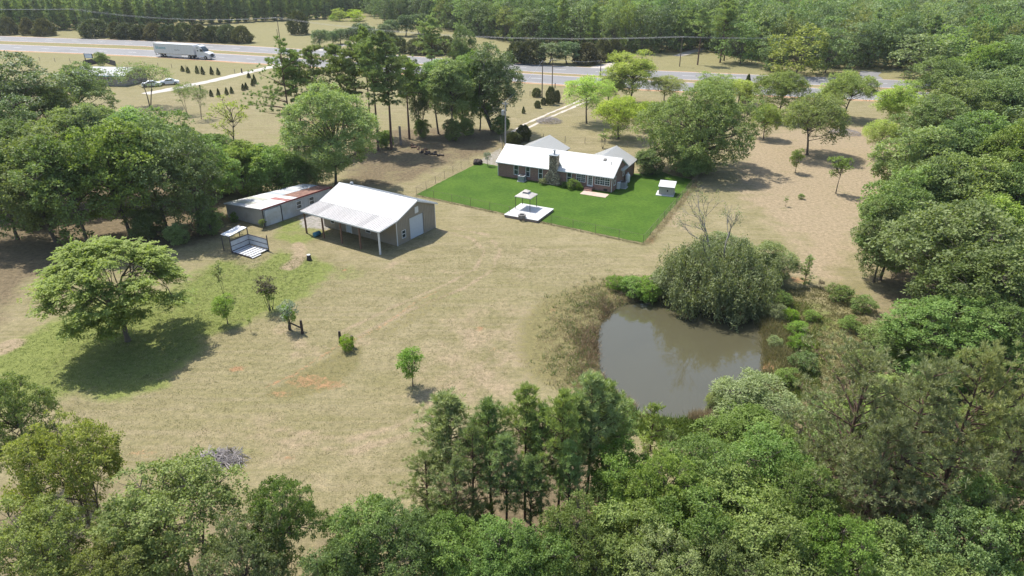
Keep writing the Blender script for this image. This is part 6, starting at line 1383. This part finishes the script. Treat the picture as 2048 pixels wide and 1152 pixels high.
grass('bank_grass', 'tall brown weeds on the left bank of the pond', 'gr_brown', BL_, 520, 10, .5, .035, 1, .2, .6, bank(-.05, 2.4))
grass('bank_grass', 'olive rough grass on the left bank of the pond', 'gr_olive', BL_, 1100, 9, .26, .035, 2, .2, .8, bank(.0, 5.5))
grass('bank_grass', 'green weeds mixed into the left bank of the pond', 'gr_green', BL_, 500, 10, .35, .05, 12, .2, .7, bank(.0, 6))
grass('bank_grass', 'pale dry grass on the left bank of the pond', 'gr_tan', BL_, 1300, 9, .26, .03, 13, .22, .8, bank(.0, 6))
BR_ = [tuple(G(*p)) for p in [(1480,590),(1600,590),(1660,640),(1640,780),(1560,860),(1440,840),(1525,740)]]
grass('bank_grass', 'olive reeds on the right bank of the pond', 'gr_olive', BR_, 1300, 12, .7, .04, 3, .18, .4, bank(.0, 3.0))
grass('bank_grass', 'pale dry stalks on the right bank of the pond', 'gr_tan', BR_, 600, 10, .6, .03, 14, .18, .5, bank(.0, 3.5))
grass('bank_grass', 'green weeds on the right bank of the pond', 'gr_green', BR_, 1100, 10, .45, .07, 4, .16, .6, bank(.6, 6))
BB_ = [tuple(G(*p)) for p in [(1240,800),(1280,830),(1350,842),(1430,830),(1480,800),(1500,880),(1360,900),(1240,860)]]
grass('pond_reeds', 'pinkish dry reeds at the near shore of the pond', 'gr_tan', BB_, 900, 14, .85, .035, 5, .13, .25, bank(-.7, .9))
grass('bank_grass', 'green grass on the near bank of the pond', 'gr_green', BB_, 1200, 10, .4, .06, 6, .16, .6, bank(.5, 6))
PF = [tuple(G(*p)) for p in [(20,860),(120,700),(420,540),(560,520),(760,540),(960,480),(1250,510),(1180,560),(1040,620),(1020,760),(860,880),(780,1060),(620,1080),(560,930),(250,930)]]
FS = gp([(1290,488),(1398,363)]); FA = gp([(833,391),(1286,489)])
grass('fence_grass', 'pale tall grass along the right lawn fence', 'gr_tan', [tuple(FS[0] + (-.25, -.2)), tuple(FS[0] + (.6, -.3)), tuple(FS[1] + (.3, 0)), tuple(FS[1] + (-.5, 0))], 420, 7, .32, .03, 15, .2, .7)
grass('fence_grass', 'rough grass line along the front lawn fence', 'gr_olive', [tuple(FA[0] + (0, -.35)), tuple(FA[1] + (0, -.35)), tuple(FA[1] + (.1, .1)), tuple(FA[0] + (0, .1))], 700, 7, .17, .03, 16, .12, .7)
grass('pasture_tufts', 'short dry grass tufts over the mown pasture', 'gr_tan', PF, 9000, 7, .10, .03, 7, .12, .9)
grass('pasture_tufts', 'darker olive grass tufts over the mown pasture', 'gr_olive', PF, 7000, 6, .10, .035, 17, .16, 1.0)
grass('pasture_weeds', 'scattered low green weeds in the pasture', 'gr_green', PF, 700, 8, .09, .04, 8, .14, 1.0)
GRN = [tuple(G(*p)) for p in [(0,700),(90,655),(200,605),(330,590),(430,525),(560,505),(640,520),(620,580),(470,650),(400,690),(300,780),(120,785),(0,820)]]
grass('green_grass', 'green grass around the mimosa', 'gr_green', GRN, 6000, 7, .11, .035, 9, .12, .9)
PATH = [tuple(G(*p)) for p in [(1560,580),(1680,570),(1740,640),(1690,800),(1600,820),(1620,700)]]
grass('path_grass', 'rough pale grass in the gap right of the pond', 'gr_olive', PATH, 2200, 9, .22, .05, 10, .15, .8)

# far woods: the front trees stand singly, the rest is one mass
def scatter(poly, sp, seed):
    rg = np.random.default_rng(seed); pp = np.array(poly); xs = np.arange(pp[:, 0].min(), pp[:, 0].max(), sp); ys = np.arange(pp[:, 1].min(), pp[:, 1].max(), sp)
    gx_, gy_ = np.meshgrid(xs, ys); gx_[1::2] += sp / 2; p = np.stack([gx_.ravel(), gy_.ravel()], 1) + rg.uniform(-.38, .38, (gx_.size, 2)) * sp
    p = p[sdist(p[:, 0], p[:, 1], pp) < 0]; return [tuple(q_) for q_ in p[rg.permutation(len(p))]]
rng = random.Random(77)
def lineg(pts): return [tuple(G(*p)) for p in pts]
# pine plantation edge, top left
pe = spline(lineg([(-120,66),(0,62),(120,60),(300,54),(420,48),(500,43),(620,38),(700,34)]), 90); s = np.r_[0, np.cumsum(np.hypot(*np.diff(pe, axis=0).T))]
u = 0; k = 0; FP = [[], []]
while u < s[-1]:
    for row in range(2):
        x, y = np.interp(u + rng.uniform(-.8, .8) + row * 2.2, s, pe[:, 0]), np.interp(u, s, pe[:, 1]) + row * 5 + rng.uniform(-1, 1)
        FP[row].append(plant('fpine%d' % (k % 2), x, y, rng.uniform(10.5, 13.5) + (2 if u > s[-1] * .5 else 0), rng.uniform(4.4, 5.8), 'pine_tree', 'plantation pine in the front rows of the dark pine edge beyond the far field', 'pine', 'front pines of the far plantation')); k += 1
    u += 4.3
# leafy wood edge from the middle to the right
we = spline(lineg([(770,48),(840,46),(900,60),(960,72),(1040,86),(1150,92),(1240,102),(1320,108),(1400,98),(1470,112),(1560,128),(1680,134),(1760,138),(1830,140),(1900,146),(2060,150)]), 90); s2 = np.r_[0, np.cumsum(np.hypot(*np.diff(we, axis=0).T))]
u = 0; kinds = ['farA', 'farB', 'farA', 'farE', 'farB', 'farC', 'fpine0', 'farB']; FW = [[], [], []]
while u < s2[-1]:
    for row in range(3):
        x, y = np.interp(u + rng.uniform(-1.5, 1.5) + row * 2.5, s2, we[:, 0]), np.interp(u, s2, we[:, 1]) + row * 7 + rng.uniform(-1.5, 1.5); kd = kinds[rng.randrange(8)]
        hh = rng.uniform(12.5, 17) + row * 1.2
        FW[row].append((plant(kd, x, y, hh, rng.uniform(7.5, 10.5) if kd[1] == 'a' else 5.5, 'woodland_tree', 'tall woodland tree in the front rows of the dark wood across the highway', 'tree', 'front trees of the far wood'), kd)); k += 1
    u += 6.5
for row in range(2): order_labels(FP[row], lambda o, k: 'plantation pine, %s from the left in the %s row beyond the far field' % (nth(k), ('front', 'second')[row]))
kn = {'farA': 'mid green', 'farB': 'dark green', 'farC': 'pale green', 'farE': 'olive', 'fpine0': 'dark conical'}
for row in range(3):
    dk_ = {o.name: kd for o, kd in FW[row]}; order_labels([o for o, _ in FW[row]], lambda o, k: '%s woodland tree, %s from the left in the %s row across the highway' % (kn[dk_[o.name]], nth(k), ('front', 'second', 'third')[row]))
# mass of the far woods
protos = {}
for o in C.objects:
    if o.name.split('.')[0] == 'crown' and o.data.name in ('farA_crown', 'farB_crown', 'farC_crown', 'farD_crown', 'farE_crown', 'fpine0_crown'): protos.setdefault(o.data.name[:-6], o)
def mass(name, label, pts, key, hs, seed):
    rng = random.Random(seed); me = bpy.data.meshes.new(name); me.from_pydata([(x, y, 0) for x, y in pts], [], []); me.update()
    o = link(name, me); tag(o, label, 'woods', kind='stuff')
    a = me.attributes.new('sc', 'FLOAT_VECTOR', 'POINT'); b = me.attributes.new('rz', 'FLOAT', 'POINT'); vals = []; rz = []
    for _ in pts: s_ = rng.uniform(*hs); w_ = s_ * rng.uniform(.95, 1.25); vals += [w_, w_, s_]; rz.append(rng.uniform(0, 6.28))
    me.attributes['sc'].data.foreach_set('vector', vals); me.attributes['rz'].data.foreach_set('value', rz)
    g = bpy.data.node_groups.new(name, 'GeometryNodeTree'); g.interface.new_socket('Geometry', in_out='INPUT', socket_type='NodeSocketGeometry'); g.interface.new_socket('Geometry', in_out='OUTPUT', socket_type='NodeSocketGeometry')
    gi, go = g.nodes.new('NodeGroupInput'), g.nodes.new('NodeGroupOutput'); ip = g.nodes.new('GeometryNodeInstanceOnPoints'); oi = g.nodes.new('GeometryNodeObjectInfo')
    oi.inputs['Object'].default_value = protos[key]; oi.transform_space = 'ORIGINAL'
    def na(nm, ty):
        n_ = g.nodes.new('GeometryNodeInputNamedAttribute'); n_.data_type = ty; n_.inputs[0].default_value = nm; return [q_ for q_ in n_.outputs if q_.enabled][0]
    cx = g.nodes.new('ShaderNodeCombineXYZ'); g.links.new(na('rz', 'FLOAT'), cx.inputs[2])
    g.links.new(gi.outputs[0], ip.inputs['Points']); g.links.new(oi.outputs['Geometry'], ip.inputs['Instance']); g.links.new(cx.outputs[0], ip.inputs['Rotation']); g.links.new(na('sc', 'FLOAT_VECTOR'), ip.inputs['Scale']); g.links.new(ip.outputs[0], go.inputs[0])
    md = o.modifiers.new('trees', 'NODES'); md.node_group = g; return o
back_r = [(p[0], p[1] + 20) for p in we]; polyR = back_r + [(420, 330), (420, 620), (-60, 760), (-130, 480)]
pr = scatter(polyR, 8.2, 5); q0 = len(pr) // 5
for i, (kk, lb) in enumerate((('farA', 'mid green mass of the far wood across the highway'), ('farB', 'dark green mass of the far wood across the highway'), ('farE', 'olive mass of the far wood across the highway'), ('farC', 'pale green mass of the far wood across the highway'), ('farB', 'second dark mass of the far wood across the highway'))):
    mass('far_wood', lb, pr[i::5], kk, (.85, 1.2), i)
back_l = [(p[0], p[1] + 9) for p in pe]; polyL = back_l + [(-150, 520), (-420, 560), (-420, 330)]
pl = scatter(polyL, 6.5, 6); pl1 = [p for p in pl if p[1] < np.interp(p[0], pe[:, 0], pe[:, 1]) + 45]; pl2 = [p for p in pl if p not in pl1]
mass('far_plantation', 'dark pine mass of the plantation beyond the far field', pl1, 'fpine0', (.72, .95), 11)
for i, (kk, lb) in enumerate((('farD', 'lime green tree mass behind the pine plantation'), ('farA', 'mid green tree mass behind the pine plantation'), ('farC', 'pale tree mass behind the pine plantation'))): mass('far_wood', lb, pl2[i::3], kk, (.7, 1.0), 20 + i)
pw_ = scatter(lineg([(1880,235),(1990,170),(2150,150),(2400,200),(2400,600),(2150,560),(2080,380)]), 7.0, 9)
mass('side_wood', 'leafy mass continuing the right wood beyond the picture edge', pw_, 'farA', (.7, .9), 31)

# ------------------------------------------------------------------ haze: thin even air round camera and scene
hz = MB().box(-2600, 2600, -130, 4100, -2.5, 36.0).build('haze', None); tag(hz, kind='stuff')
hm = bpy.data.materials.new('thin_haze'); hm.use_nodes = True; ht = hm.node_tree; ht.nodes.remove(ht.nodes['Principled BSDF'])
pv = ht.nodes.new('ShaderNodeVolumePrincipled'); pv.inputs['Color'].default_value = (.86, .92, 1, 1); pv.inputs['Density'].default_value = .0001; pv.inputs['Anisotropy'].default_value = .3
ht.links.new(pv.outputs[0], ht.nodes['Material Output'].inputs['Volume']); hz.data.materials.append(hm)
